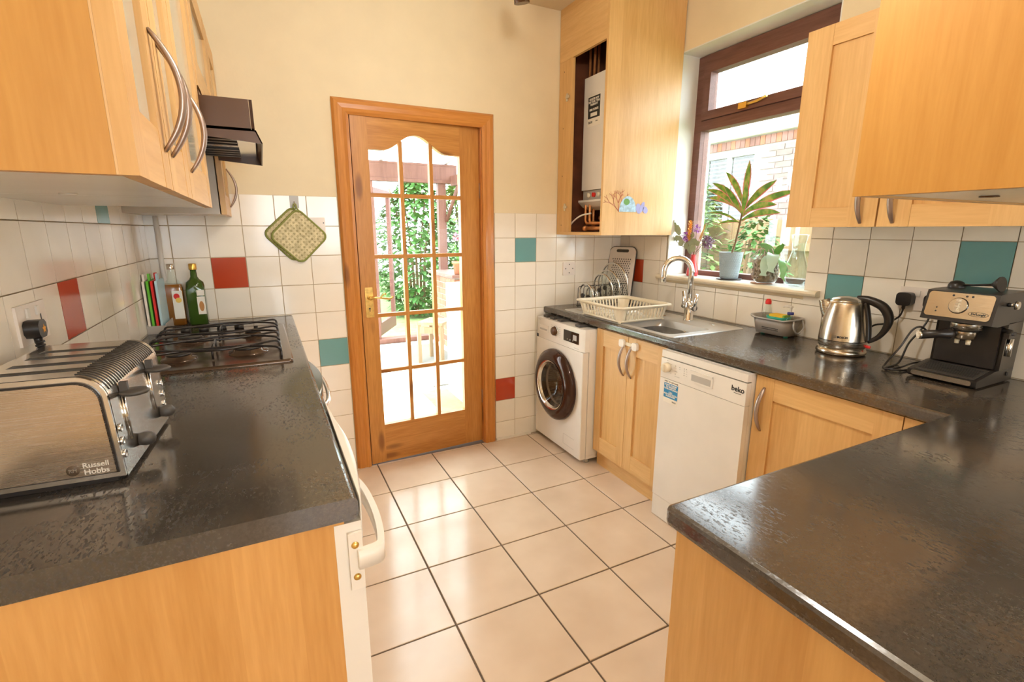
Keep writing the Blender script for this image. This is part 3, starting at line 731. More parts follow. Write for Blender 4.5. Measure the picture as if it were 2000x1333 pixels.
# ================================================================== RIGHT SIDE BASE UNITS
XD = 2.145
t = thing('sink_cabinet', 'maple two-door sink cabinet between the washing machine and the dishwasher', 'cabinet', (2.4, -.85, 0))
ya, ym, yb = -1.138, -.853, -.578
b = B(); box(b, XD+.021, ya, .10, XD+.04, yb, HR-TH-.003); box(b, XD+.04, ya, .10, W-.012, ya+.018, .66); box(b, XD+.04, yb-.018, .10, W-.012, yb, .66); box(b, XD+.04, ya+.018, .10, W-.012, yb-.018, .118); obj('carcass', b, maple_z, t)
b = B(); box(b, XD+.035, ya, 0, XD+.053, yb, .0985); obj('plinth', b, maple_y, t)
shaker(t, 'x', -1, XD+.020, ym, yb, .102, .845, sw=.058, rw=.095, hside='lo', hz=.715)
shaker(t, 'x', -1, XD+.020, ya, ym, .102, .845, sw=.062, rw=.095, hside='hi', hz=.715)
# child lock: two pads and a strap
lk = thing('child_lock', 'white child lock strapped across the two sink cabinet doors', 'lock', (XD-.004, -.86, .80))
for y in (-.812, -.915):
    b = B(); prism(b, rrect(y-.019, .785, y+.019, .825, .011), XD-.016, XD-.001, 'x'); obj('pad', b, white_pl, lk, bevel=.004)
b = B(); box(b, XD-.0045, -.897, .797, XD-.002, -.831, .815); obj('strap', b, cream_pl, lk)

# washing machine
XWM = 2.062; wy0, wy1 = -.570, -.022
t = thing('washing_machine', 'white front-loading washing machine with a dark round door, in the far right corner', 'washing machine', (2.4, -.3, 0))
dc = (XWM, -.283, .437)
b = B(); box(b, XWM+.245, wy0, .035, W-.06, wy1, .835); box(b, XWM+.04, wy0, .815, XWM+.2445, wy1, .835); box(b, XWM+.04, wy0, .035, XWM+.2445, wy1, .055)
box(b, XWM+.04, wy0, .0555, XWM+.2445, wy0+.012, .8145); box(b, XWM+.04, wy1-.012, .0555, XWM+.2445, wy1, .8145); obj('body', b, white_en, t, bevel=.002)
b = B(); K = 48; y_0, y_1, z_0, z_1 = wy0+.004, wy1-.002, .035, .700; rc = []; cc_ = []
for k in range(K):
    a = 2*pi*k/K; ca, sa = cos(a), sin(a); tt_ = min((y_1-dc[1] if ca > 0 else dc[1]-y_0)/max(abs(ca), 1e-6), (z_1-dc[2] if sa > 0 else dc[2]-z_0)/max(abs(sa), 1e-6))
    rc.append((dc[1]+tt_*ca, dc[2]+tt_*sa)); cc_.append((dc[1]+.137*ca, dc[2]+.137*sa))
for q in ((y_0, z_0), (y_1, z_0), (y_0, z_1), (y_1, z_1)):
    i_ = min(range(K), key=lambda i: (rc[i][0]-q[0])**2+(rc[i][1]-q[1])**2); rc[i_] = q
ring(b, [[(XWM+.038, y, z) for y, z in rc], [(XWM+.004, y, z) for y, z in rc], [(XWM, y+(.004 if y < dc[1] else -.004)*(abs(y-dc[1]) > .2), z) for y, z in rc], [(XWM, y, z) for y, z in cc_], [(XWM+.02, y, z) for y, z in cc_]])
for f in b.faces: f.smooth = False
obj('front_panel', b, white_en, t)
b = B(); prism(b, [(XWM+.0395, wy1), (XWM+.0395, wy0+.0), (XWM+.012, wy0+.004), (XWM, wy0+.03), (XWM, wy1-.01), (XWM+.006, wy1)], .702, .835, 'z'); fas = obj('control_fascia', b, white_en, t, bevel=.003)
b = B(); lathe(b, [(.135, .002), (.222, .002), (.229, -.008), (.224, -.028), (.200, -.044), (.170, -.050), (.150, -.046), (.140, -.030), (.135, .002)], dc, 48, 'x'); obj('door_ring', b, darkbrown, t)
b = B(); lathe(b, [(.1395, -.031), (.146, -.040), (.150, -.0475), (.154, -.0485), (.158, -.0505)], dc, 48, 'x'); obj('chrome_ring', b, chrome_dull, t)
b = B(); lathe(b, [(.138, -.030), (.128, -.022), (.112, -.008), (.095, .010), (.075, .024), (.05, .034), (.025, .039), (0, .040)], dc, 40, 'x'); obj('door_glass', b, smoke_m, t)
b = B(); lathe(b, [(.136, .003), (.15, .03), (.15, .19), (.10, .20), (.0, .205)], dc, 40, 'x'); obj('drum', b, steel, t)
for rr_, xx in ((.148, .10), (.06, .198)):
    b = B(); tube(b, [Vector(dc)+Vector((xx, rr_*cos(a*pi/16), rr_*sin(a*pi/16))) for a in range(32)], .004, 6, closed=True); obj('drum_ring', b, chrome, t)
b = B(); box(b, XWM-.0025, -.175, .747, XWM-.0003, -.062, .790); dw_ = obj('detergent_drawer', b, white_en, t, bevel=.001)
b = B(); box(b, XWM-.0045, -.160, .757, XWM-.0027, -.072, .768); sub('drawer_recess', b, grey_lt, dw_)
b = B(); lathe(b, [(0, -.024), (.023, -.024), (.027, -.018), (.029, -.0005), (0, -.0005)], (XWM, -.262, .776), 24, 'x'); kn = obj('programme_knob', b, brown_metal, t)
b = B(); lathe(b, [(.029, -.001), (.033, -.004), (.031, -.008), (.029, -.006)], (XWM, -.262, .776), 24, 'x'); sub('knob_ring', b, chrome_dull, kn)
b = B(); box(b, XWM-.0035, -.520, .740, XWM-.0003, -.360, .806); dp = obj('display', b, black_gl, t)
b = B()
for k in range(3): box(b, XWM-.0042, -.405-.03*k, .750, XWM-.0036, -.398-.03*k, .757)
box(b, XWM-.0042, -.50, .758, XWM-.0036, -.462, .79); o = sub('display_marks', b, grey_lt, dp); o['kind'] = 'stuff'
b = B()
for sgn in (-1, 1):
    for k in range(6): box(b, XWM-.0008, -.262+sgn*.047-.009, .745+.012*k, XWM-.0003, -.262+sgn*.047+.009, .7475+.012*k)
box(b, XWM-.0008, -.075, .818, XWM-.0003, -.045, .8205); box(b, XWM-.0008, -.52, .712, XWM-.0003, -.47, .7145); o = sub('printed_marks', b, grey_lt, fas); o['kind'] = 'stuff'
b = B(); box(b, XWM-.001, -.050, .700, XWM-.0003, -.028, .722); obj('print_symbol', b, ink, t)
b = B(); box(b, XWM-.0008, -.50, .075, XWM-.0003, -.38, .0765); box(b, XWM-.0008, -.38, .0765, XWM-.0003, -.3785, .14); box(b, XWM-.0008, -.50, .14, XWM-.0003, -.38, .1415); obj('filter_flap', b, grey_lt, t)
for y in (wy0+.04, wy1-.04):
    b = B(); lathe(b, [(0, .0), (.018, .0), (.02, .008), (.012, .012), (.012, .036), (0, .036)], (XWM+.07, y, 0), 14); obj('foot', b, grey_lt, t)
for k, y in enumerate((-.10, -.18, -.27, -.47)):
    b = B(); prism(b, rrect(y-.024, .8355, y+.024, .8505, .004), XWM+.02, XWM+.09, 'x')
    tag(obj('wedge', b, dark_rub), ('leftmost', 'second from left', 'third from left', 'rightmost')[k]+' dark wedge between the washing machine top and the worktop', 'wedge', 'dark wedges on top of the washing machine')

# dishwasher
XDW = 2.100; da, db = -1.608, -1.146
t = thing('dishwasher', 'white slimline dishwasher with a blue sticker, between the two maple base units', 'dishwasher', (2.4, -1.37, 0))
b = B(); box(b, XDW+.026, da, .03, W-.08, db, .848); obj('body', b, white_en, t, bevel=.002)
b = B(); box(b, XDW, da, .116, XDW+.025, db, .716); dd = obj('door', b, white_en, t, bevel=.005)
b = B(); box(b, XDW, da, .718, XDW+.025, db, .811); cp = obj('control_panel', b, white_en, t, bevel=.005)
b = B(); box(b, XDW+.002, da, .8155, XDW+.025, db, .847); obj('top_strip', b, white_en, t, bevel=.003)
b = B(); box(b, XDW+.012, da+.003, .8112, XDW+.024, db-.003, .8153); obj('seam_shade', b, black_pl, t)  # black strip added in the gap to draw the seam's shade
b = B(); box(b, XDW+.003, da, .004, XDW+.025, db, .113); obj('plinth', b, white_en, t, bevel=.002)
b = B(); lathe(b, [(0, -.026), (.019, -.026), (.022, -.02), (.023, -.0005), (0, -.0005)], (XDW, -1.190, .772), 22, 'x'); box(b, XDW-.029, -1.193, .756, XDW-.0265, -1.187, .790); obj('programme_knob', b, cream_pl, t)
b = B()
for (y, z) in ((-1.237, .789), (-1.262, .789), (-1.29, .789), (-1.302, .789), (-1.29, .779), (-1.29, .769), (-1.29, .759), (-1.238, .752), (-1.187, .804)): box(b, XDW-.0012, y-.0022, z-.0018, XDW-.0003, y+.0022, z+.0018)
for (y, z, w_) in ((-1.237, .780, .012), (-1.262, .780, .008), (-1.304, .779, .006), (-1.304, .769, .006), (-1.304, .759, .006), (-1.24, .764, .02), (-1.25, .741, .03), (-1.212, .79, .005), (-1.215, .77, .01), (-1.165, .75, .01), (-1.21, .748, .008)): box(b, XDW-.0008, y-w_/2, z-.0008, XDW-.0003, y+w_/2, z+.0008)
o = sub('printed_marks', b, grey_lt, cp); o['kind'] = 'stuff'
b = B(); box(b, XDW-.004, -1.448, .742, XDW-.0003, -1.328, .792); box(b, XDW-.0055, -1.448, .787, XDW-.0003, -1.328, .794); hp = sub('handle_cup', b, white_en, cp)
b = B(); box(b, XDW-.0048, -1.440, .750, XDW-.0041, -1.336, .778); o = obj('handle_recess', b, grey_lt, t)
text('lettering', 'beko', .030, (XDW-.0006, -1.570, .777), (0, -1, 0), (0, 0, 1), ink, t, bold=.0006)
b = B(); box(b, XDW-.0009, -1.587, .7595, XDW-.0003, -1.553, .7612); obj('logo_underline', b, ink, t)
st = thing('sticker', 'blue and white sticker on the dishwasher door', 'sticker', (XDW-.001, -1.22, .68))
b = B(); box(b, XDW-.0009, -1.262, .605, XDW-.0001, -1.176, .712); obj('backing', b, sticker_w, st)
b = B(); box(b, XDW-.0013, -1.262, .628, XDW-.001, -1.176, .698); obj('blue_field', b, blue_print, st)
text('lettering', 'BUILT TO LAST MORE', .0085, (XDW-.0012, -1.219, .7055), (0, -1, 0), (0, 0, 1), ink, st)
text('lettering', "DON'T FORGET\nTO REGISTER\nYOUR APPLIANCE", .0105, (XDW-.0015, -1.219, .681), (0, -1, 0), (0, 0, 1), sticker_w, st, bold=.0003)
text('lettering', 'CALL\nFOR YOUR EXTRA\nGUARANTEE', .0100, (XDW-.0015, -1.219, .6465), (0, -1, 0), (0, 0, 1), sticker_w, st, bold=.0003)
text('lettering', 'beko', .012, (XDW-.0012, -1.243, .616), (0, -1, 0), (0, 0, 1), ink, st)

# corner base unit
t = thing('base_cabinet', 'maple corner base cabinet with one bow handle, right of the dishwasher', 'cabinet', (2.4, -1.85, 0))
b = B(); box(b, XD+.021, -2.20, .10, XD+.04, -1.612, HR-TH-.003); obj('carcass', b, maple_z, t)
b = B(); box(b, XD+.035, -2.20, 0, XD+.053, -1.612, .0985); obj('plinth', b, maple_y, t)
b = B(); box(b, XD+.0, -2.20, .102, XD+.02, -2.112, .845); obj('filler_panel', b, maple_z, t, bevel=.001)
shaker(t, 'x', -1, XD+.020, -2.11, -1.612, .102, .845, sw=.075, rw=.085, hside='hi', hz=.715)
# peninsula carcass with end panel
t = thing('base_cabinet', 'maple peninsula cabinet with a plain end panel at the right foreground', 'cabinet', (1.9, -2.6, 0))
b = B(); box(b, PX+.016, PYN+.01, 0, PX+.034, -2.232, HR-TH-.001); obj('end_panel', b, maple_panel, t, bevel=.001)
b = B(); box(b, PX+.035, PYN+.02, .10, W-.01, -2.24, HR-TH-.002); obj('carcass', b, maple_x, t)
b = B(); box(b, PX+.04, PYN+.06, 0, W-.01, -2.30, .0985); obj('plinth', b, maple_x, t)

# ================================================================== RIGHT SIDE WALL UNITS
RZ0, RZ1 = 1.400, 2.122; XU = 2.425
t = thing('wall_cabinet', 'maple wall cabinet with two panelled doors beside the window', 'cabinet', (2.6, -1.8, RZ0))
b = B(); box(b, XU+.022, -2.21, RZ0+.001, W-.001, -2.192, RZ1); box(b, XU+.022, -1.478, RZ0+.001, W-.001, -1.46, RZ1); box(b, XU+.022, -2.192, RZ1-.018, W-.001, -1.478, RZ1); obj('carcass', b, maple_z, t, bevel=.001)
b = B(); box(b, XU+.022, -2.1918, RZ0+.001, W-.001, -1.4782, RZ0+.018); box(b, W-.01, -2.19, RZ0+.02, W-.001, -1.48, RZ1-.02)
for y in (-1.62, -1.80, -2.06): lathe(b, [(0, 0), (.014, 0), (.014, -.0025), (0, -.0025)], (2.60, y, RZ0+.0012), 12)
obj('base_board', b, white_mel, t)
shaker(t, 'x', -1, XU+.020, -1.797, -1.460, RZ0, RZ1, sw=.098, rw=.072, hside='lo', hz=RZ0+.10)
shaker(t, 'x', -1, XU+.020, -2.205, -1.800, RZ0, RZ1, sw=.098, rw=.072, hside='hi', hz=RZ0+.10)
PZ = 1.452; NX = 1.535
t = thing('wall_cabinet', 'large plain maple cabinet hanging over the peninsula, nearest on the right', 'cabinet', (2.1, -2.4, PZ))
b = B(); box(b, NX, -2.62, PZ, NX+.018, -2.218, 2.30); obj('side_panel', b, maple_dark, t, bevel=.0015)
b = B(); box(b, NX+.0185, -2.60, PZ+.003, 2.744, -2.24, PZ+.02); obj('base_board', b, white_mel, t)
for y in (-2.33, -2.50):
    b = B(); lathe(b, [(0, 0), (.016, 0), (.016, -.0025), (0, -.0025)], (1.80, y, PZ+.0028), 12); obj('screw_cap', b, brown_metal, t)
b = B(); box(b, NX+.0185, -2.238, PZ, 2.40, -2.219, 2.30); obj('back_panel', b, maple_x, t)
b = B(); box(b, NX+.0185, -2.62, PZ, 2.744, -2.601, 2.30); obj('front_panel', b, maple_z, t)

# ================================================================== BOILER HOUSING
BX = 2.215; BY = -.485; BZ = 1.360
t = thing('boiler_housing', 'tall maple boiler cupboard with its door missing, between the pine door and the window', 'cupboard', (2.5, -.24, BZ))
b = B(); box(b, BX, BY, BZ, W-.001, BY+.018, CH-.001); obj('side_panel', b, maple_z, t, bevel=.001)
b = B(); box(b, BX, BY+.0185, 2.378, BX+.018, -.001, CH-.001); obj('top_fascia', b, maple_y, t, bevel=.001)
b = B(); box(b, BX, -.145, BZ+.018, BX+.018, -.001, 2.377); obj('front_stile', b, maple_z, t, bevel=.001)
b = B(); box(b, BX, BY+.0185, BZ, W-.001, -.001, BZ+.0175); obj('base_board', b, maple_y, t, bevel=.001)
b = B(); box(b, W-.012, BY+.02, BZ+.02, W-.001, -.034, CH-.002); box(b, BX+.02, BY+.02, 2.62, W-.013, -.034, 2.63); box(b, BX+.02, -.020, BZ+.02, W-.013, -.004, 2.615); obj('back_board', b, plain('shaded back board', (.16, .05, .02), .7, var=.4, vscale=8), t)  # dark tone puts shade in the cupboard; wall-side sheet added to darken it
for z in (2.17, 1.53):
    b = B(); box(b, BX-.004, -.105, z-.022, BX-.0003, -.085, z+.022); box(b, BX-.010, -.128, z-.008, BX-.0042, -.088, z+.008); obj('hinge', b, chrome_dull, t)
for z in (2.32, 2.0, 1.72, 1.42):
    b = B(); lathe(b, [(0, -.001), (.003, -.001), (.003, -.0002), (0, -.0002)], (BX, -.055, z), 8, 'x'); obj('screw_hole', b, ink, t)
# boiler
bl = thing('boiler', 'white wall-hung gas boiler inside the open boiler cupboard', 'boiler', (2.5, -.3, 1.60))
bx = 2.315
b = B(); box(b, bx, -.462, 1.630, W-.02, -.128, 2.275); obj('casing', b, white_en, bl, bevel=.010)
b = B(); box(b, bx+.012, -.458, 1.575, W-.02, -.13, 1.6285); cf = obj('control_strip', b, grey_lt, bl, bevel=.003)
b = B(); prism(b, [(bx-.004, 1.560), (bx-.004, 1.572), (bx+.012, 1.5735), (W-.03, 1.5735), (W-.03, 1.548), (bx+.08, 1.512), (bx+.03, 1.530)], -.455, -.10, 'y'); obj('lower_tray', b, white_en, bl)
for y, mt in ((-.20, cream_pl), (-.25, red_pl), (-.30, cream_pl), (-.345, cream_pl)):
    b = B(); lathe(b, [(0, -.012), (.012, -.012), (.014, -.0006), (0, -.0006)], (bx+.012, y, 1.60), 14, 'x'); box(b, bx-.006, y-.002, 1.588, bx-.0005, y+.002, 1.612); obj('dial', b, mt, bl)
b = B(); lathe(b, [(0, -.002), (.020, -.002), (.020, -.0003), (0, -.0003)], (bx, -.355, 1.745), 20, 'x'); obj('badge', b, plain('navy badge', (.03, .03, .10), .3), bl)
text('lettering', 'MAIN', .010, (bx-.0025, -.355, 1.745), (0, -1, 0), (0, 0, 1), sticker_w, bl)
s2 = thing('sticker', 'black and white registration sticker on the white boiler', 'sticker', (bx, -.22, 2.1))
b = B(); box(b, bx-.0009, -.295, 1.995, bx-.0001, -.170, 2.165); obj('backing', b, sticker_w, s2)
b = B(); box(b, bx-.0013, -.292, 2.040, bx-.001, -.173, 2.160); obj('black_field', b, ink, s2)
text('lettering', 'REGISTER NOW\nFOR YOUR 7 YEAR\nWARRANTY', .0165, (bx-.0016, -.2325, 2.130), (0, -1, 0), (0, 0, 1), sticker_w, s2, bold=.0005, sx=.8)
text('lettering', '0800 3978475', .017, (bx-.0016, -.2325, 2.087), (0, -1, 0), (0, 0, 1), sticker_w, s2, bold=.0005, sx=.9)
b = B(); box(b, bx-.0017, -.265, 2.050, bx-.0014, -.200, 2.070); obj('white_box', b, sticker_w, s2)
text('lettering', 'BAXI', .018, (bx-.0012, -.200, 2.018), (0, -1, 0), (0, 0, 1), ink, s2, bold=.0005)
text('lettering', 'CALL', .010, (bx-.0012, -.262, 2.020), (0, -1, 0), (0, 0, 1), ink, s2)
# copper pipes
for k, y in enumerate((-.150, -.172, -.196)):
    b = B(); x = 2.335+.045*(k % 2)
    tube(b, [(x, y, 2.60), (x, y, 1.45), (x, y-.015, 1.43), (x, -.44, 1.43-.0)], .008, 8)
    tag(obj('copper_pipe', b, copper), ('leftmost', 'middle', 'rightmost')[k]+' vertical copper pipe in the gap left of the boiler', 'pipe', 'vertical copper pipes beside the boiler')
for k, z in enumerate((1.400, 1.432, 1.464, 1.492)):
    b = B(); tube(b, [(2.31+.06*k, -.17, z), (2.31+.06*k, -.455, z)], .011, 8); lathe(b, [(0, -.20), (.015, -.20), (.015, -.175), (0, -.175)], (2.31+.06*k, 0, z), 10, 'y')
    tag(obj('copper_pipe', b, copper), ('lowest', 'second lowest', 'second highest', 'highest')[k]+' horizontal copper pipe at the bottom of the boiler cupboard', 'pipe', 'horizontal copper pipes under the boiler')
b = B(); tube(b, smoothpath([(2.26, -.07, 1.380), (2.25, -.12, 1.43), (2.27, -.19, 1.475), (2.30, -.26, 1.49)]), .005, 7)
tag(obj('cable', b, white_pl), 'white cable looping under the boiler', 'cable')
# coral sticker on the side panel
cs = thing('wall_sticker', 'coral, shell and anemone sticker on the side of the boiler cupboard', 'sticker', (2.4, BY, 1.52))
b = B(); yy = BY-.0011
def twig(p, a, ln, r, dep):
    q = (p[0]+ln*cos(a), p[1]+ln*sin(a)); tube(b, [(p[0], yy, p[1]), (q[0], yy, q[1])], [r, r*.75], 5, flat=1, nrm=(1, 0, 0))
    if dep:
        for da in (-.5, .45): twig(q, a+da+random.uniform(-.15, .15), ln*random.uniform(.6, .8), r*.75, dep-1)
for a in (1.75, 1.25, 2.4): twig((2.335, 1.492), a, .05, .0042, 3)
for v in b.verts: v.co.y = yy+(v.co.y-yy)*.12
obj('coral', b, coral_m, cs)
b = B(); pl = [(2.395+.062*cos(a), 1.492+.088*max(0, sin(a))) for a in [pi*k/18 for k in range(19)]]; prism(b, pl, BY-.0018, BY-.0013, 'y'); obj('shell', b, shell_m, cs)
b = B(); pl = [(2.385+.022*cos(a), 1.548+.018*sin(a)) for a in [2*pi*k/14 for k in range(14)]]; prism(b, pl, BY-.0022, BY-.0019, 'y'); obj('seaweed', b, leaf_g, cs)
for (x, z, rx, rz, a) in ((2.475, 1.512, .020, .030, .3), (2.500, 1.520, .014, .034, -.4), (2.525, 1.505, .022, .018, -.9)):
    b = B(); pl = []
    for k in range(14):
        u, v = rx*cos(2*pi*k/14), rz*sin(2*pi*k/14); pl.append((x+u*cos(a)-v*sin(a), z+u*sin(a)+v*cos(a)))
    prism(b, pl, BY-.0019-.0004*(x > 2.49), BY-.0013-.0001*(x > 2.49), 'y'); obj('petal', b, violet_m, cs)

# ================================================================== SINK
t = thing('sink', 'stainless steel inset sink with drainer, under the chrome tap', 'sink', (2.35, -.65, HR))
sx0, sx1, sy0, sy1 = 2.165, 2.665, -1.135, -.185
b = B(); z = HR+.0015
def rl(x0, y0, x1, y1, r, z, n=4): return [(x, y, z) for x, y in rrect(x0, y0, x1, y1, r, n)]
bx0, bx1, by0, by1 = 2.200, 2.495, -1.080, -.705
V = ring(b, [rl(sx0, sy0, sx1, sy1, .02, HR+.0003), rl(sx0+.002, sy0+.002, sx1-.002, sy1-.002, .02, HR+.003), rl(sx0+.012, sy0+.012, sx1-.012, sy1-.012, .02, HR+.0018)])
lo_ = V[-1]
inner = [b.verts.new(p) for p in rl(bx0-.006, by0-.006, bx1+.006, by1+.006, .05, HR+.0018)]
# bridge outer loop and inner loop of the bowl (same count, nearest corners)
n = len(lo_)
for k in range(n): b.faces.new((lo_[k], lo_[(k+1) % n], inner[(k+1) % n], inner[k]))
V2 = [inner]+[[b.verts.new(p) for p in q] for q in (rl(bx0-.003, by0-.003, bx1+.003, by1+.003, .05, HR+.003), rl(bx0, by0, bx1, by1, .05, HR-.002), rl(bx0+.008, by0+.008, bx1-.008, by1-.008, .055, HR-.12), rl(bx0+.03, by0+.03, bx1-.03, by1-.03, .05, HR-.145))]
for A, D in zip(V2, V2[1:]):
    for k in range(n): b.faces.new((A[k], A[(k+1) % n], D[(k+1) % n], D[k])).smooth = True
b.faces.new(V2[-1]); obj('basin', b, sink_steel, t)
b = B(); lathe(b, [(0, HR-.1435), (.035, HR-.1435), (.042, HR-.1445)], ((bx0+bx1)/2, (by0+by1)/2, 0), 20); obj('plug_waste', b, chrome, t)
b = B(); lathe(b, [(0, -.004), (.016, -.004), (.018, -.0005)], (bx1-.009, -.905, HR-.055), 18, 'x'); o = obj('overflow', b, ink, t)
b = B(); lathe(b, [(.013, -.006), (.020, -.006), (.020, -.001), (.013, -.001)], (bx1-.009, -.905, HR-.055), 18, 'x'); obj('overflow_ring', b, chrome, t)
for k in range(11):
    x = 2.235+.034*k; b = B(); prism(b, [(x-.006, HR+.0019), (x, HR+.0050), (x+.006, HR+.0019)], -.660, -.235, 'y'); obj('drainer_rib', b, steel, t)
b = B(); lathe(b, [(0, HR+.0045), (.017, HR+.004), (.019, HR+.002)], (2.60, -.985, 0), 18); obj('tap_hole_cap', b, chrome, t)
# ---- tap
tx, ty = 2.575, -.835
t = thing('mixer_tap', 'tall chrome swan-neck mixer tap with two lever handles', 'tap', (tx, ty, HR))
b = B(); lathe(b, [(0, HR+.0022), (.027, HR+.0022), (.027, HR+.008), (.0245, HR+.011), (.0235, HR+.10), (.020, HR+.112), (.0125, HR+.114), (0, HR+.114)], (tx, ty, 0), 24); obj('body', b, chrome, t)
d = Vector((-.80, .60, 0)); top = HR+.275
pth = [Vector((tx, ty, HR+.113)), Vector((tx, ty, top))]+arcp(Vector((tx, ty, top))+d*.073, .073, 180, 0, 14, d, (0, 0, 1))[1:]
e = pth[-1]; pth += [e+Vector((0, 0, -.03)), e+Vector((0, 0, -.062))]
b = B(); tube(b, pth, .015, 16); obj('spout', b, chrome, t)
hv = Vector((-.30, -.954, 0)).normalized()
for s in (-1, 1):
    o_ = Vector((tx, ty, HR+.080)); b = B()
    tube(b, [o_+hv*s*.018, o_+hv*s*.060], .0165, 16)
    tube(b, [o_+hv*s*.050+Vector((0, 0, -.008)), o_+hv*s*.060+Vector((0, 0, .03)), o_+hv*s*.076+Vector((0, 0, .078))], [.017, .013, .009], 10, flat=.5)
    obj('lever', b, chrome, t)

# ---- cream draining basket
t = thing('dish_drainer', 'cream plastic dish drainer basket left of the sink bowl', 'dish drainer', (2.33, -.58, HR))
cx_, cy_ = 2.322, -.570; hx0, hy0 = .180, .205
def basket(bm, cx, cy, hx, hy, z0, z1, flare, mat=None, slots=True, bar=.0045):
    # corner posts, rims and vertical bars leave real slots
    T = lambda u, v, f: (cx+u*(hx-flare*(1-f)), cy+v*(hy-flare*(1-f)), z0+(z1-z0)*f)
    for q in rl(0, 0, 1, 1, .1, 0): pass
t0, t1 = HR+.006, HR+.095
def rlf(f, off=0, r=.035):
    fl = .022*(1-f); return rl(cx_-hx0+fl-off, cy_-hy0+fl-off, cx_+hx0-fl+off, cy_+hy0-fl+off, r, t0+(t1-t0)*f, 4)
def band(bm, f0, f1, th=.003):
    V = ring(bm, [rlf(f0), rlf(f1), rlf(f1, -th), rlf(f0, -th)]); A, D = V[-1], V[0]
    for k in range(len(A)): bm.faces.new((A[k], A[(k+1) % len(A)], D[(k+1) % len(A)], D[k]))
b = B(); band(b, .78, 1.0)
V = ring(b, [rlf(1.0, 0), rlf(1.0, .010), [(x, y, z-.009) for x, y, z in rlf(1.0, .012)], [(x, y, z-.009) for x, y, z in rlf(1.0, .009)], [(x, y, z-.003) for x, y, z in rlf(1.0, .006)]])
obj('rim', b, cream_pl, t)
b = B(); band(b, 0, .16); V = [b.verts.new(p) for p in rlf(.02, -.002)]; b.faces.new(V); obj('base', b, cream_pl, t)
def bars(bm):
    for s in (-1, 1):
        K = 12
        for k in range(K):
            u = -.80+1.6*k/(K-1)
            for (c0, c1) in ((.14, .80),):
                for side in ('x', 'y'):
                    P = []
                    for f in (c0, c1):
                        fl = .022*(1-f); z = t0+(t1-t0)*f
                        if side == 'x': P.append(Vector((cx_+s*(hx0-fl-.0015), cy_+u*(hy0-.02), z)))
                        else: P.append(Vector((cx_+u*(hx0-.02), cy_+s*(hy0-fl-.0015), z)))
                    tube(bm, P, .0052, 4, flat=.45 if side == 'y' else 1.0, nrm=(1, 0, 0) if side == 'y' else (0, .0, 1)) if False else None
                    w = .0052; A = []
                    for q in P:
                        if side == 'x': A.append([(q.x-.0015, q.y-w, q.z), (q.x+.0015, q.y-w, q.z), (q.x+.0015, q.y+w, q.z), (q.x-.0015, q.y+w, q.z)])
                        else: A.append([(q.x-w, q.y-.0015, q.z), (q.x+w, q.y-.0015, q.z), (q.x+w, q.y+.0015, q.z), (q.x-w, q.y+.0015, q.z)])
                    ring(bm, A)
        for sy in (-1, 1):
            for f in (0,):
                pass
b = B(); bars(b); o = obj('side_bars', b, cream_pl, t); o['kind'] = 'stuff'
b = B()
for sxn in (-1, 1):
    for syn in (-1, 1):
        A = []
        for f in (.12, .84):
            fl = .022*(1-f); X, Y = cx_+sxn*(hx0-fl), cy_+syn*(hy0-fl); z = t0+(t1-t0)*f; r_ = .035
            arc = []
            for k in range(7):
                a = R(90*k/6); arc.append((X-sxn*r_+sxn*r_*cos(a), Y-syn*r_+syn*r_*sin(a), z))
            arc = [(X, Y-syn*(r_+.012), z)]+arc+[(X-sxn*(r_+.012), Y, z)]
            inn = [(x-sxn*.003*.7, y-syn*.003*.7, zz) for x, y, zz in arc][::-1]
            A.append(arc+inn)
        ring(b, A)
o = obj('corner_posts', b, cream_pl, t); o['kind'] = 'stuff'
# plate slots inside: a row of curved combs
b = B()
for k in range(12):
    y = -.70+.022*k
    tube(b, smoothpath([(2.20, y, t0+.004), (2.22, y, t0+.032), (2.26, y, t0+.042), (2.32, y, t0+.044), (2.36, y, t0+.030), (2.38, y, t0+.004)], 3), .0045, 5)
o = obj('plate_comb', b, white_pl, t); o['kind'] = 'stuff'
b = B(); 
for (x, y) in ((-.15, -.17), (.15, -.17), (-.15, .17), (.15, .17)): lathe(b, [(0, HR+.0015 if x < .2 else 0), (.008, HR+.0015), (.010, t0+.002), (0, t0+.002)], (cx_+x, cy_+y, .0015), 8)
o = obj('feet', b, cream_pl, t); o['kind'] = 'stuff'

# ---- lid rack with glass lids
t = thing('lid_rack', 'black wire rack holding pan lids behind the cream dish drainer', 'rack', (2.42, -.2, HR))
b = B()
rx0 = 2.300
for k in range(8):
    x = rx0+.044*k; tube(b, [(x, -.27, HR+.012), (x, -.27, HR+.125), (x+.006, -.262, HR+.137), (x+.022, -.24, HR+.145), (x+.024, -.17, HR+.145), (x+.006, -.15, HR+.137), (x, -.145, HR+.125), (x, -.145, HR+.012)], .0023, 6)
for y in (-.27, -.145): tube(b, [(rx0-.01, y, HR+.0125), (rx0+.33, y, HR+.0125)], .003, 6)
o = obj('wire_frame', b, iron, t); 
b = B()
for x in (rx0, rx0+.31):
    for y in (-.27, -.145): lathe(b, [(0, HR+.0045), (.005, HR+.0045), (.005, HR+.012), (0, HR+.012)], (x, y, 0), 8)
o = obj('rubber_feet', b, black_pl, t); o['kind'] = 'stuff'
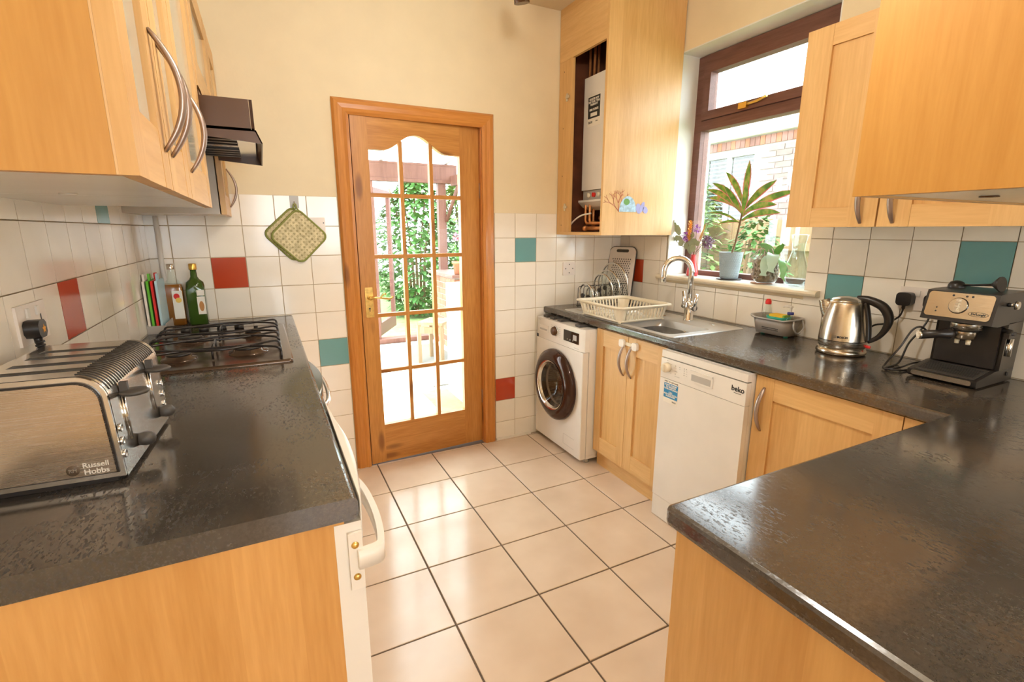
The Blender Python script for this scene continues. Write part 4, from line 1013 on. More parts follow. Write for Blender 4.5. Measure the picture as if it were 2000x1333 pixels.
for i, (x, r_, lab, cyy) in enumerate(((2.325, .072, 'small glass pan lid with steel rim at the left end of the rack', -.205), (2.368, .060, 'smallest steel-rimmed lid, second from the left in the rack', -.205), (2.455, .100, 'medium glass lid with steel rim in the middle of the rack', -.205), (2.50, .112, 'glass lid with steel rim in front of the largest lid', -.205), (2.545, .135, 'largest glass pan lid, standing highest in the rack', -.205))):
    lid = thing('pan_lid', lab, 'lid', (x, cyy, HR+.02), group='pan lids in the wire rack')
    c = Vector((x, cyy, HR+.018+r_)); tl = .12; axn = Vector((cos(tl), 0, sin(tl)))
    u = Vector((0, 1, 0)); v = axn.cross(u)
    b = B(); tube(b, [c+r_*(cos(a*pi/20)*u+sin(a*pi/20)*v) for a in range(40)], .0058, 7, closed=True); obj('steel_rim', b, chrome_dull, lid)
    b = B(); K = 28; rings_ = []
    for f, h in ((1, 0), (.7, .008), (.35, .014), (.05, .016)):
        rings_.append([b.verts.new(c+axn*-h+r_*.985*f*(cos(2*pi*a/K)*u+sin(2*pi*a/K)*v)) for a in range(K)])
    for A, D in zip(rings_, rings_[1:]):
        for k in range(K): b.faces.new((A[k], A[(k+1) % K], D[(k+1) % K], D[k])).smooth = True
    b.faces.new(rings_[-1]); obj('glass_dome', b, clear_m, lid)
    b = B(); tube(b, [c-axn*.016, c-axn*.030], [.006, .012], 10); tube(b, [c-axn*.030, c-axn*.038], [.016, .013], 12); obj('knob', b, black_pl, lid)
# ---- perforated white board leaning in the corner
t = thing('colander_board', 'white perforated board with dark edging leaning in the corner behind the pan lids', 'board', (2.68, -.12, HR))
c0 = Vector((2.625, -.135, HR+.004)); ex = Vector((.62, -.10, 0)).normalized(); ez = Vector((.0, .085, 1)).normalized()
ez = (Vector((.10, .10, 1))).normalized(); ex = (ex-ex.dot(ez)*ez).normalized(); ny = ex.cross(ez).normalized()
if ny.y > 0: ny = -ny
def bp_(u, v, d=0): return c0+ex*u+ez*v+ny*d
ex = Vector((.35, -.94, 0)).normalized(); ez = Vector((.16, .06, 1)).normalized(); ex = (ex-ex.dot(ez)*ez).normalized(); ny = ez.cross(ex).normalized()
if ny.dot(Vector((-1, -.4, 0))) < 0: ny = -ny
c0 = Vector((2.640, -.115, HR+.006)); BW, BH = .205, .385
def board_poly(ins=0): return rrect(-BW/2+ins, ins, BW/2-ins, BH-ins, .040-ins, 5)
b = B(); A = [b.verts.new(bp_(u, v, -.005)) for u, v in board_poly(-.003)]; D = [b.verts.new(bp_(u, v, .0025)) for u, v in board_poly(-.003)]
b.faces.new(A); b.faces.new(D[::-1])
for k in range(len(A)): b.faces.new((A[k], A[(k+1) % len(A)], D[(k+1) % len(A)], D[k]))
obj('edging', b, dark_rub, t)
b = B(); A = [b.verts.new(bp_(u, v, .003)) for u, v in board_poly(.001)]; D = [b.verts.new(bp_(u, v, .006)) for u, v in board_poly(.003)]
b.faces.new(A); b.faces.new(D[::-1])
for k in range(len(A)): b.faces.new((A[k], A[(k+1) % len(A)], D[(k+1) % len(A)], D[k]))
obj('board', b, pink_w, t)
b = B()
for j in range(19):
    for i in range(8 if j % 2 else 9):
        u = -.068+.017*i+(.0085 if j % 2 else 0); v = .03+.0150*j
        q = [b.verts.new(bp_(u+a, v+c, .0065)) for a, c in ((-.0042, 0), (-.0022, .0046), (.0022, .0046), (.0042, 0), (.0022, -.0046), (-.0022, -.0046))]; b.faces.new(q)
o = obj('perforations', b, dark_rub, t); o['kind'] = 'stuff'
b = B(); q = [b.verts.new(bp_(u, v, .0066)) for u, v in rrect(-.048, BH-.038, .048, BH-.018, .0098, 4)]; b.faces.new(q); obj('hand_slot', b, dark_rub, t)

# ---- wall sockets
t = thing('wall_socket', 'white square outlet plate with four screw dots, left of the lid rack', 'socket', (2.315, 0, 1.135))
b = B(); prism(b, rrect(2.267, 1.092, 2.361, 1.179, .004), -.010, -.0003, 'y'); obj('plate', b, pink_w, t, bevel=.0015)
for (dx, dz) in ((0, .028), (0, -.028), (-.028, 0), (.028, 0)):
    b = B(); lathe(b, [(0, -.0112), (.0035, -.0112), (.0035, -.0101), (0, -.0101)], (2.314+dx, 0, 1.136+dz), 10, 'y'); obj('screw', b, ink, t)
t = thing('wall_plate', 'white blanking plate partly hidden behind the hanging pot holders', 'plate', (.745, 0, 1.415))
b = B(); prism(b, rrect(.705, 1.37, .787, 1.452, .004), -.008, -.0003, 'y'); obj('plate', b, pink_w, t, bevel=.0015)
b = B(); lathe(b, [(0, -.0092), (.003, -.0092), (.003, -.0081), (0, -.0081)], (.779, 0, 1.425), 10, 'y'); obj('screw', b, ink, t)
def uk_socket(label, ax, s, plane, a0, a1, z0, z1, loc, slotsign=1):
    t = thing('wall_socket', label, 'socket', loc)
    b = B(); obx(b, ax, s, plane, a0, a1, z0, z1, .0003, .009); obj('plate', b, pink_w, t, bevel=.003)
    return t
# left double socket
t = uk_socket('white double socket on the left wall tiles above the toaster', 'x', 1, 0, -1.452, -1.300, 1.143, 1.229, (0, -1.37, 1.15))
for y in (-1.403, -1.352):
    b = B(); box(b, .0093, y-.007, 1.200, .013, y+.007, 1.220); obj('rocker_switch', b, white_pl, t, bevel=.001)
b = B()
for (y, z, w_, h_) in ((-1.333, 1.192, .0025, .008), (-1.343, 1.172, .004, .0025), (-1.322, 1.172, .004, .0025)): box(b, .0093, y-w_, z-h_, .0096, y+w_, z+h_)
o = obj('pin_slots', b, ink, t); o['kind'] = 'stuff'
t = thing('plug', 'black plug with a small star sticker in the left wall socket', 'plug', (.03, -1.415, 1.16))
b = B(); prism(b, [(-1.440, 1.168), (-1.440, 1.188), (-1.431, 1.196), (-1.405, 1.196), (-1.396, 1.188), (-1.396, 1.168), (-1.405, 1.158), (-1.431, 1.158)], .0098, .036, 'x'); obj('plug_body', b, black_pl, t, bevel=.004)
b = B(); pl = []
for k in range(10):
    a = pi/2+2*pi*k/10; r_ = .010 if k % 2 == 0 else .005; pl.append((-1.413+r_*cos(a), 1.176+r_*sin(a)))
prism(b, pl, .0362, .0367, 'x'); obj('star_sticker', b, orange_f, t)
b = B(); pts = smoothpath([(.024, -1.418, 1.158), (.027, -1.417, 1.12), (.036, -1.418, 1.07), (.05, -1.40, 1.0), (.06, -1.36, .965), (.10, -1.33, .955)]); tube(b, pts, [.008]*3+[.0065]*4+[.0038]*(len(pts)-7), 8)
for k in range(5): tube(b, [(.0255, -1.4175, 1.150-.008*k), (.0258, -1.4175, 1.146-.008*k)], .0092, 8)
obj('cord', b, black_pl, t)
# right double socket
t = uk_socket('white double socket on the right wall tiles behind the coffee machine', 'x', -1, W, -1.915, -1.765, 1.083, 1.172, (W, -1.84, 1.1))
for y in (-1.826, -1.858):
    b = B(); box(b, W-.013, y-.008, 1.138, W-.0093, y+.008, 1.160); obj('rocker_switch', b, white_pl, t, bevel=.001)
for i, (y, lab) in enumerate(((-1.795, 'black kettle plug in the left half of the right wall socket'), (-1.887, 'black plug in the right half of the socket, half hidden by the coffee machine'))):
    t = thing('plug', lab, 'plug', (W-.03, y, 1.11))
    b = B(); prism(b, rrect(y-.026, 1.100, y+.026, 1.151, .014), W-.042, W-.0098, 'x'); obj('plug_body', b, black_pl, t, bevel=.004)
    if i == 0: P = [(W-.03, y, 1.100), (W-.03, y+.002, 1.075), (W-.032, y+.012, 1.05), (W-.035, y+.05, 1.02), (W-.04, y+.09, 1.005), (W-.06, y+.12, .96), (W-.07, y+.13, .905), (2.66, -1.66, .8965)]
    else: P = [(W-.03, y, 1.100), (W-.03, y+.004, 1.06), (W-.05, -1.875, 1.02), (W-.09, -1.86, .965), (2.60, -1.865, .90), (2.50, -1.875, .897), (2.47, -1.895, .897), (2.49, -1.925, .897), (2.55, -1.930, .8965)]
    b = B(); pts = smoothpath(P); tube(b, pts, [.0065]*4+[.0036]*(len(pts)-4), 8); obj('cord', b, black_pl, t)
b = B(); tube(b, smoothpath([(2.62, -1.935, 1.02), (2.60, -1.915, 1.045), (2.585, -1.895, 1.03), (2.56, -1.880, .97), (2.50, -1.870, .91), (2.46, -1.885, .898), (2.50, -1.915, .9045), (2.60, -1.905, .905), (2.66, -1.92, .91)]), .0034, 8)
tag(obj('power_cord', b, black_pl), 'black power cord looped on the worktop left of the coffee machine', 'cord')

# ---- kettle
t = thing('kettle', 'brushed steel jug kettle with black handle on its round base', 'kettle', (2.59, -1.655, HR))
kx, ky = 2.59, -1.655; kc = (kx, ky, HR)
b = B(); lathe(b, [(0, .0015), (.084, .0015), (.089, .006), (.089, .016), (.082, .026), (0, .026)], kc, 40); obj('power_base', b, steel_warm, t)
b = B(); lathe(b, [(.080, .028), (.084, .034), (.0855, .058)], kc, 40); obj('lower_band', b, steel, t)
b = B(); lathe(b, [(.0850, .0585), (.0855, .0605)], kc, 40); obj('seam', b, black_pl, t)
b = B(); lathe(b, [(.0855, .061), (.084, .09), (.079, .13), (.071, .175), (.063, .208), (.060, .216), (.058, .2165)], kc, 40); obj('jug_body', b, steel_warm, t)
b = B(); lathe(b, [(.058, .217), (.054, .225), (.035, .234), (0, .237)], kc, 32); obj('lid', b, chrome_dull, t)
hd = Vector((.30, -.954, 0)).normalized(); sd = -hd
b = B(); c = Vector(kc)
A = [c+sd*.052+Vector((0, 0, .12)), c+sd*.070+Vector((0, 0, .175)), c+sd*.083+Vector((0, 0, .214))]
tube(b, A, [.020, .024, .021], 14, flat=.9, cap=False); obj('spout', b, steel, t)
b = B(); P = [c+hd*.030+Vector((0, 0, .229)), c+hd*.070+Vector((0, 0, .226)), c+hd*.118+Vector((0, 0, .205)), c+hd*.142+Vector((0, 0, .165)), c+hd*.140+Vector((0, 0, .125)), c+hd*.120+Vector((0, 0, .085)), c+hd*.088+Vector((0, 0, .058))]
pts = smoothpath(P); K = len(pts); tube(b, pts, [.011+.005*sin(pi*min(1, k/(K*.7))) if k < K*.7 else .011-.005*(k-K*.7)/(K*.3) for k in range(K)], 10, flat=1.1); obj('handle', b, black_pl, t)
b = B(); P = [c+hd*.062+Vector((0, 0, .215)), c+hd*.074+Vector((0, 0, .17)), c+hd*.083+Vector((0, 0, .12)), c+hd*.089+Vector((0, 0, .062))]; tube(b, smoothpath(P), .009, 8, flat=1.6); obj('handle_back_strip', b, black_pl, t)
b = B(); tube(b, [c+hd*.080+Vector((0, 0, .040)), c+hd*.100+Vector((0, 0, .038))], [.004, .0035], 8, flat=1.6); obj('switch', b, red_pl, t)
cv = (CAM-c); cv.z = 0; cv.normalize(); rv = Vector((0, 0, 1)).cross(cv).normalized()
text('lettering', 'BOSCH', .011, c+cv*.0868+Vector((0, 0, .078)), rv, (0, 0, 1), ink, t, bold=.0005)
b = B(); cc = c+cv*.0858-rv*.026+Vector((0, 0, .078)); tube(b, [cc+.0042*(cos(a*pi/8)*rv+Vector((0, 0, 1))*sin(a*pi/8)) for a in range(16)], .0006, 4, closed=True); obj('logo_ring', b, ink, t)

# ---- washing-up caddy
cdc = Vector((2.675, -1.295, 0)); t = thing('sink_caddy', 'grey plastic sink tidy with a slatted side, holding washing-up things', 'caddy', (2.675, -1.295, HR))
def cad(f, off=0, zf=None):
    hx, hy = .046+.010*f+off, .088+.016*f+off
    q = rl(cdc.x-hx, cdc.y-hy, cdc.x+hx, cdc.y+hy, .034, HR+.008+.085*f, 5)
    if zf: q = [(x, y, z-zf*.010*(.5-.5*cos(2*pi*(y-cdc.y)/.12))*(1 if x < cdc.x else 0)) for x, y, z in q]
    return q
b = B(); V = ring(b, [cad(0), cad(.5), cad(1, 0, 1), cad(1, -.003, 1), cad(.5, -.003), cad(.03, -.003)]); b.faces.new(V[-1]); b.faces.new(V[0][::-1]); obj('tub', b, grey_pl, t)
b = B(); V = ring(b, [cad(1, .0005, 1), cad(1, .008, 1), [(x, y, z-.007) for x, y, z in cad(1, .008, 1)], [(x, y, z-.007) for x, y, z in cad(1, .0005, 1)]]); A, D = V[-1], V[0]
for k in range(len(A)): b.faces.new((A[k], A[(k+1) % len(A)], D[(k+1) % len(A)], D[k]))
obj('rim', b, grey_lt, t)
b = B()
for j in range(2):
    for i in range(12):
        y = cdc.y-.045+.0072*i; z = HR+.030+.008*j; x = cdc.x-.0463-.010*(z-HR-.008)/.085-.0012; box(b, x, y-.0022, z-.0018, x+.002, y+.0022, z+.0018)
o = obj('drain_slots', b, ink, t); o['kind'] = 'stuff'
b = B(); yh = cdc.y-.104; tube(b, smoothpath([(cdc.x-.03, yh-.004, HR+.088), (cdc.x-.035, yh-.012, HR+.05), (cdc.x, yh-.010, HR+.025), (cdc.x+.035, yh-.012, HR+.05), (cdc.x+.03, yh-.004, HR+.088)]), .004, 7); obj('carry_handle', b, grey_lt, t)
b = B()
for y in (-.06, .06): lathe(b, [(0, .0012), (.010, .0012), (.011, .0075), (0, .0075)], (cdc.x-.02, cdc.y+y-.01, HR), 10)
o = obj('rubber_foot', b, teal_pl, t); o['kind'] = 'stuff'
b = B(); prism(b, rrect(cdc.y-.062, cdc.x-.040, cdc.y+.030, cdc.x+.035, .02), HR+.070, HR+.075, 'z') if False else None
b = B(); V = ring(b, [rl(2.645, -1.345, 2.712, -1.262, .02, HR+.070), rl(2.638, -1.352, 2.716, -1.255, .02, HR+.092), rl(2.641, -1.349, 2.713, -1.258, .02, HR+.092), rl(2.648, -1.342, 2.709, -1.265, .02, HR+.073)]); b.faces.new(V[-1]); b.faces.new(V[0][::-1])
tag(obj('soap_dish', b, teal_pl), 'teal dish under the yellow sponge in the sink tidy', 'dish')
t = thing('sponge', 'yellow sponge with a green scouring layer in the sink tidy', 'sponge', (2.675, -1.305, HR+.08))
b = B(); prism(b, rrect(-1.338, HR+.074, -1.268, HR+.102, .004), 2.655, 2.700, 'x'); 
obj('sponge_body', b, sponge_m, t, bevel=.003)
b = B(); box(b, 2.656, -1.3475, HR+.076, 2.699, -1.3385, HR+.102); obj('scouring_layer', b, sponge_g, t, bevel=.002)
t = thing('washing_up_bottle', 'clear squeezy bottle with a red cap at the back left of the sink tidy', 'bottle', (2.690, -1.232, HR+.01))
bc = (2.690, -1.232, HR); b = B(); lathe(b, [(0, .016), (.020, .016), (.022, .022), (.022, .08), (.020, .115), (.013, .135), (.011, .14)], bc, 20); obj('bottle_body', b, clear_m, t)
b = B(); lathe(b, [(0, .017), (.0192, .0175), (.0205, .023), (.0205, .05), (0, .05)], bc, 18); obj('liquid', b, plain('brown liquid', (.35, .22, .10), .1, Transmission_Weight=.5), t)
b = B(); lathe(b, [(.013, .141), (.014, .145), (.0135, .158), (.010, .160), (.010, .166), (0, .166)], bc, 18); obj('cap', b, red_pl, t)
t = thing('soap_dispenser', 'soap pump bottle with a white pump head at the right end of the sink tidy', 'dispenser', (2.672, -1.372, HR+.01))
bc = (2.672, -1.365, HR); b = B(); lathe(b, [(0, .016), (.018, .016), (.020, .022), (.020, .085), (.013, .103), (.012, .108)], bc, 20); obj('bottle_body', b, clear_m, t)
b = B(); lathe(b, [(.0125, .108), (.014, .109), (.014, .120), (0, .121)], bc, 18); obj('collar', b, plain('navy collar', (.03, .04, .25), .4), t)
b = B(); lathe(b, [(.005, .1215), (.0045, .140), (.009, .142), (.009, .149), (0, .150)], bc, 14); tube(b, [(bc[0], bc[1], HR+.146), (bc[0]-.012, bc[1]+.022, HR+.147), (bc[0]-.015, bc[1]+.030, HR+.142)], [.0055, .004, .003], 8); obj('pump_head', b, white_pl, t)

# ---- espresso machine
t = thing('espresso_machine', 'black and steel espresso machine with a round dial at the right end of the worktop', 'coffee machine', (2.58, -2.05, HR))
y0, y1 = -2.147, -1.958; Z = HR
b = B(); prism(b, [(2.465, Z+.005), (2.458, Z+.012), (2.458, Z+.028), (2.57, Z+.046), (2.705, Z+.046), (2.705, Z+.005)], y0, y1, 'y'); obj('base', b, black_pl, t, bevel=.003)
b = B(); prism(b, rrect(y0+.012, Z+.011, y1-.012, Z+.027, .007), 2.4545, 2.4577, 'x'); obj('tray_trim', b, chrome_dull, t)
b = B(); A = [b.verts.new(p) for p in ((2.468, y0+.012, Z+.0300), (2.468, y1-.012, Z+.0300), (2.568, y1-.012, Z+.0462), (2.568, y0+.012, Z+.0462))]; b.faces.new(A)
r_ = bmesh.ops.extrude_face_region(b, geom=b.faces[:]); [setattr(v.co, 'z', v.co.z+.0016) for v in r_['geom'] if isinstance(v, bmesh.types.BMVert)]; obj('drip_grille', b, dark_rub, t)
b = B()
for k in range(8): 
    x = 2.482+.010*k; z = Z+.0325+.0162*(x-2.468)/.1+.0; box(b, x, y0+.02, z, x+.003, y1-.02, z+.0012)
for (x, y) in ((2.515, -2.04), (2.515, -2.075)): box(b, x-.005, y-.010, Z+.0405, x+.006, y+.010, Z+.0418)
o = obj('grille_slots', b, ink, t); o['kind'] = 'stuff'
b = B(); box(b, 2.60, y0, Z+.0465, 2.705, y1, Z+.205); obj('rear_column', b, black_gl, t, bevel=.003)
b = B(); box(b, 2.588, y0+.012, Z+.05, 2.5995, y1-.012, Z+.19); obj('splash_panel', b, black_pl, t, bevel=.001)
b = B(); prism(b, [(2.475, Z+.205), (2.500, Z+.300), (2.54, Z+.303), (2.705, Z+.303), (2.705, Z+.2055), (2.52, Z+.198)], y0, y1, 'y'); obj('head', b, black_pl, t, bevel=.004)
fn = Vector((-.095, 0, .025)).normalized(); fu = Vector((.025, 0, .095)).normalized()
fo = Vector((2.4875, (y0+y1)/2, Z+.2525))+fn*.0015
def fp(u, v, d=0): q = fo+Vector((0, -1, 0))*u+fu*v+fn*d; return q
b = B(); PLq = rrect(-.086, -.037, .086, .045, .010, 4); A = [b.verts.new(fp(u, v, -.001)) for u, v in PLq]; D = [b.verts.new(fp(u, v, .002)) for u, v in PLq]
b.faces.new(D); b.faces.new(A[::-1])
for k in range(len(A)): b.faces.new((A[k], A[(k+1) % len(A)], D[(k+1) % len(A)], D[k]))
obj('control_panel', b, steel_warm, t)
b = B(); 
def fdisc(bm, u, v, r, d0, d1, n=26):
    A = [bm.verts.new(fp(u+r*cos(2*pi*k/n), v+r*sin(2*pi*k/n), d0)) for k in range(n)]; D = [bm.verts.new(fp(u+r*.96*cos(2*pi*k/n), v+r*.96*sin(2*pi*k/n), d1)) for k in range(n)]
    for k in range(n): bm.faces.new((A[k], A[(k+1) % n], D[(k+1) % n], D[k]))
    bm.faces.new(D)
fdisc(b, .0, .004, .0265, .0021, .0035); dk = obj('dial_surround', b, black_gl, t)
b = B(); fdisc(b, 0, .004, .0245, .0035, .007); sub('dial', b, chrome_dull, dk)
b = B(); q = [(-.0055, -.018), (.0055, -.018), (.0055, .025), (-.0055, .025)]; A = [b.verts.new(fp(u, v, .007)) for u, v in q]; D = [b.verts.new(fp(u*.6, v, .017)) for u, v in q]
b.faces.new(D)
for k in range(4): b.faces.new((A[k], A[(k+1) % 4], D[(k+1) % 4], D[k]))
sub('dial_grip', b, steel, dk)
b = B(); fdisc(b, -.055, -.008, .003, .002, .0026, 4); fdisc(b, -.055, -.020, .003, .002, .0026, 4)
for u in (-.02, .015, .03): fdisc(b, u, .036, .0035, .002, .0023, 12)
o = obj('indicator_marks', b, ink, t); o['kind'] = 'stuff'
b = B(); P = [fp(.056+.019*cos(a)+.006*(1 if cos(a) > 0 else -1), -.018+.0065*sin(a), .0023) for a in [2*pi*k/24 for k in range(24)]]; tube(b, P, .0006, 4, closed=True); obj('badge_outline', b, ink, t)
text('lettering', "De'Longhi", .0088, fp(.056, -.018, .0026), (0, -1, 0), fu, ink, t, ext=.0002, bold=.0003)
gc = (2.535, -2.065, Z)
b = B(); lathe(b, [(.040, .198), (.040, .180), (.034, .178), (.033, .172), (0, .172)], gc, 28); obj('brew_group', b, steel, t)
b = B(); lathe(b, [(.031, .1715), (.030, .150), (.020, .142), (0, .142)], gc, 28); pf_ = obj('filter_holder', b, steel_warm, t)
b = B(); d_ = Vector((-.72, .69, 0)).normalized(); c = Vector(gc)+Vector((0, 0, .158)); tube(b, [c+d_*.028, c+d_*.04+Vector((0, 0, .002)), c+d_*.065, c+d_*.12+Vector((0, 0, -.006))], [.010, .017, .013, .015], 14); sub('handle', b, black_pl, pf_)
b = B(); tube(b, [c+d_*.1205+Vector((0, 0, -.006)), c+d_*.128+Vector((0, 0, -.0065))], [.0155, .014], 16); sub('handle_cap', b, chrome_dull, pf_)
for yy_ in (-2.05, -2.08):
    b = B(); lathe(b, [(0, .1415), (.007, .1415), (.006, .128), (0, .128)], (2.53, yy_, Z), 12); sub('nozzle', b, cream_pl, pf_)
b = B(); tube(b, [(2.60, -2.134, Z+.18), (2.60, y0-.006, Z+.178), (2.598, y0-.012, Z+.165)], .009, 10); box(b, 2.575, y0-.014, Z+.158, 2.625, y0-.0005, Z+.176); w_ = obj('steam_mount', b, black_pl, t)
b = B(); tube(b, [(2.598, y0-.012, Z+.157), (2.595, y0-.013, Z+.10)], .0085, 12); sub('steam_wand', b, chrome, w_)
b = B(); tube(b, [(2.56, y0-.0005, Z+.268), (2.56, y0-.018, Z+.268)], [.007, .006], 10); tube(b, [(2.56, y0-.018, Z+.268), (2.56, y0-.026, Z+.268)], [.014, .012], 14); obj('steam_knob', b, chrome_dull, t)
b = B(); tube(b, [(2.66, y0-.0003, Z+.03), (2.66, y0-.003, Z+.03)], .007, 10); obj('side_screw', b, ink, t)
t = thing('coffee_scoop', 'black coffee scoop with tamper end lying on top of the espresso machine', 'scoop', (2.6, -2.05, Z+.305))
b = B(); lathe(b, [(.024, .3035), (.0235, .312), (.018, .322), (.008, .327), (0, .328)], (2.62, -1.985, Z), 20); obj('scoop_bowl', b, black_pl, t)
b = B(); tube(b, [(2.615, -2.006, Z+.312), (2.60, -2.085, Z+.323)], .0035, 8); obj('stem', b, black_pl, t)
b = B(); d_ = Vector((-.17, -.96, .14)).normalized(); c = Vector((2.60, -2.085, Z+.323)); tube(b, [c, c+d_*.012, c+d_*.022, c+d_*.026], [.005, .016, .0245, .0245], 20); obj('tamper', b, black_pl, t)

# ================================================================== LEFT WORKTOP ITEMS
# ---- gas hob
t = thing('gas_hob', 'brown four-burner gas hob with black wire pan supports and a row of knobs', 'hob', (.30, -.68, HL))
b = B(); V = ring(b, [rl(.045, -1.035, .540, -.285, .012, HL+.0005), rl(.045, -1.035, .540, -.285, .012, HL+.006), rl(.058, -1.022, .527, -.298, .012, HL+.009), rl(.070, -1.010, .515, -.310, .012, HL+.0065)]); b.faces.new(V[-1]); obj('hob_plate', b, hob_metal, t)
for (x, y, r_) in ((.19, -.86, .038), (.40, -.84, .050), (.19, -.55, .042), (.41, -.53, .030)):
    b = B(); lathe(b, [(r_+.016, HL+.0068), (r_+.014, HL+.012), (r_+.002, HL+.014), (r_, HL+.022), (0, HL+.022)], (x, y, 0), 28); bn = obj('burner', b, hob_metal, t)
    b = B(); lathe(b, [(0, HL+.0223), (r_-.002, HL+.0223), (r_-.001, HL+.027), (r_-.006, HL+.029), (0, HL+.0295)], (x, y, 0), 28); sub('burner_cap', b, black_pl, bn)
for x in (.15, .217, .285, .352):
    b = B(); lathe(b, [(0, HL+.0072), (.019, HL+.0072), (.018, HL+.024), (.015, HL+.026), (0, HL+.026)], (x, -.345, 0), 18); box(b, x-.003, -.363, HL+.0255, x+.003, -.327, HL+.031); obj('knob', b, black_pl, t)
b = B(); lathe(b, [(0, HL+.0072), (.009, HL+.0072), (.008, HL+.016), (0, HL+.0165)], (.418, -.345, 0), 14); obj('ignition_button', b, black_pl, t)
zt = HL+.048
def support(y0, y1):
    b = B()
    for (p, q) in (((.085, y0), (.085, y1)), ((.505, y0), (.505, y1))): tube(b, [(p[0], p[1], HL+.030), (q[0], q[1], HL+.030)], .004, 6)
    ym = (y0+y1)/2
    for x in (.085, .505):
        for y in (y0, y1): tube(b, [(x, y, HL+.0095), (x, y, HL+.034)], .004, 6)
    for (yy, s) in ((y0+.012, 1), (y1-.012, -1)):
        tube(b, smoothpath([(.085, yy, HL+.030), (.10, yy, zt), (.19, yy+s*.05, zt), (.29, yy+s*.065, zt), (.40, yy+s*.05, zt), (.49, yy, zt), (.505, yy, HL+.030)], 5), .0042, 6)
        tube(b, smoothpath([(.085, yy+s*.10, HL+.030), (.10, yy+s*.10, zt+.001), (.19, yy+s*.06, zt+.002), (.30, yy+s*.02, zt+.002), (.40, yy+s*.04, zt+.002), (.49, yy+s*.10, zt+.001), (.505, yy+s*.10, HL+.030)], 5), .0042, 6)
    tube(b, [(.295, y0+.07, zt), (.295, y1-.07, zt)], .004, 6)
    for y in (y0+.075, y1-.075): tube(b, [(.295, y, zt), (.295, y, HL+.010)], .004, 6)
    return b
for y0, y1, lab in ((-1.0, -.70, 'near'), (-.695, -.395, 'far')): obj('pan_support', support(y0, y1), iron, t)

# ---- toaster
tx0, tx1, ty0, ty1, tz0, tz1 = .010, .222, -1.800, -1.478, HL+.008, 1.148
t = thing('toaster', 'polished steel four-slice toaster with two levers on the near left worktop', 'toaster', (.222, -1.80, HL)); toaster = t
def tprof(ins=0, z0=tz0, n=10, rr=.045):
    x0, x1, zt_ = tx0+ins, tx1-ins, tz1-ins; r_ = rr-ins
    return [(x0, z0), (x1+.006, z0)]+[(x1-r_+r_*cos(R(90*k/n)), zt_-r_+r_*sin(R(90*k/n))) for k in range(n+1)]+[(x0+.025+(-.025)*sin(R(90*k/n)), zt_-.025+.025*cos(R(90*k/n))) for k in range(n+1)]
b = B(); prism(b, tprof(.004), ty0+.008, ty1-.008, 'y'); obj('inner_body', b, black_pl, t)
# chrome wrap shell: profile band swept along y, with slots in the top
sl = [(ty0+.050, ty0+.075), (ty0+.108, ty0+.133), (ty0+.172, ty0+.197), (ty0+.230, ty0+.255)]
P = tprof(0); P = P[1:]; ys = sorted({ty0+.010, ty1-.010}|{v for s_ in sl for v in s_})
b = B(); V = [[b.verts.new((x, y, z)) for x, z in P] for y in ys]
topi = None
for j in range(len(ys)-1):
    slot = (ys[j], ys[j+1]) in sl
    for i in range(len(P)-1):
        (xa, za), (xb, zb) = P[i], P[i+1]
        if slot and abs(za-tz1) < .0015 and abs(zb-tz1) < .0015 and abs(xa-xb) > .05:
            # leave a slot: short closed ends
            xe0, xe1 = .178, .052
            a0 = b.verts.new((xe0, ys[j], tz1)); a1 = b.verts.new((xe0, ys[j+1], tz1)); c0_ = b.verts.new((xe1, ys[j], tz1)); c1_ = b.verts.new((xe1, ys[j+1], tz1))
            b.faces.new((V[j][i], a0, a1, V[j+1][i])); b.faces.new((c0_, V[j][i+1], V[j+1][i+1], c1_))
            dn = [b.verts.new((v.co.x, v.co.y, tz1-.003)) for v in (a0, a1, c1_, c0_)]; tp = [a0, a1, c1_, c0_]
            for k in range(4): b.faces.new((tp[k], tp[(k+1) % 4], dn[(k+1) % 4], dn[k]))
            continue
        b.faces.new((V[j][i], V[j][i+1], V[j+1][i+1], V[j+1][i])).smooth = True
obj('shell', b, toast_m, t)
b = B()
for (a_, c_) in sl: box(b, .052, a_, tz1-.0039, .178, c_, tz1-.0032)
o = obj('slot', b, ink, t); o['kind'] = 'stuff'
for (y0_, y1_, lab) in ((ty0, ty0+.0095, 'near'), (ty1-.0095, ty1, 'far')):
    b = B(); prism(b, tprof(.0005, tz0+.004), y0_+.003, y1_-.0005, 'y'); obj('end_rim', b, toast_m, t)
    b = B(); prism(b, tprof(.008, tz0+.013), (y0_+.0005 if lab == 'near' else y1_-.0005), (y0_+.003 if lab == 'near' else y1_+.0008), 'y'); obj('black_trim', b, black_pl, t)
    b = B(); yy = (y0_-.0035, y0_+.0015) if lab == 'near' else (y1_-.0005, y1_+.003)
    prism(b, tprof(.011, tz0+.016), yy[0], yy[1], 'y'); obj('side_plate', b, brushed('toaster side steel', (.60, .50, .40), .26, (1, 1, 60)) if lab == 'near' else steel, t, bevel=.0015)
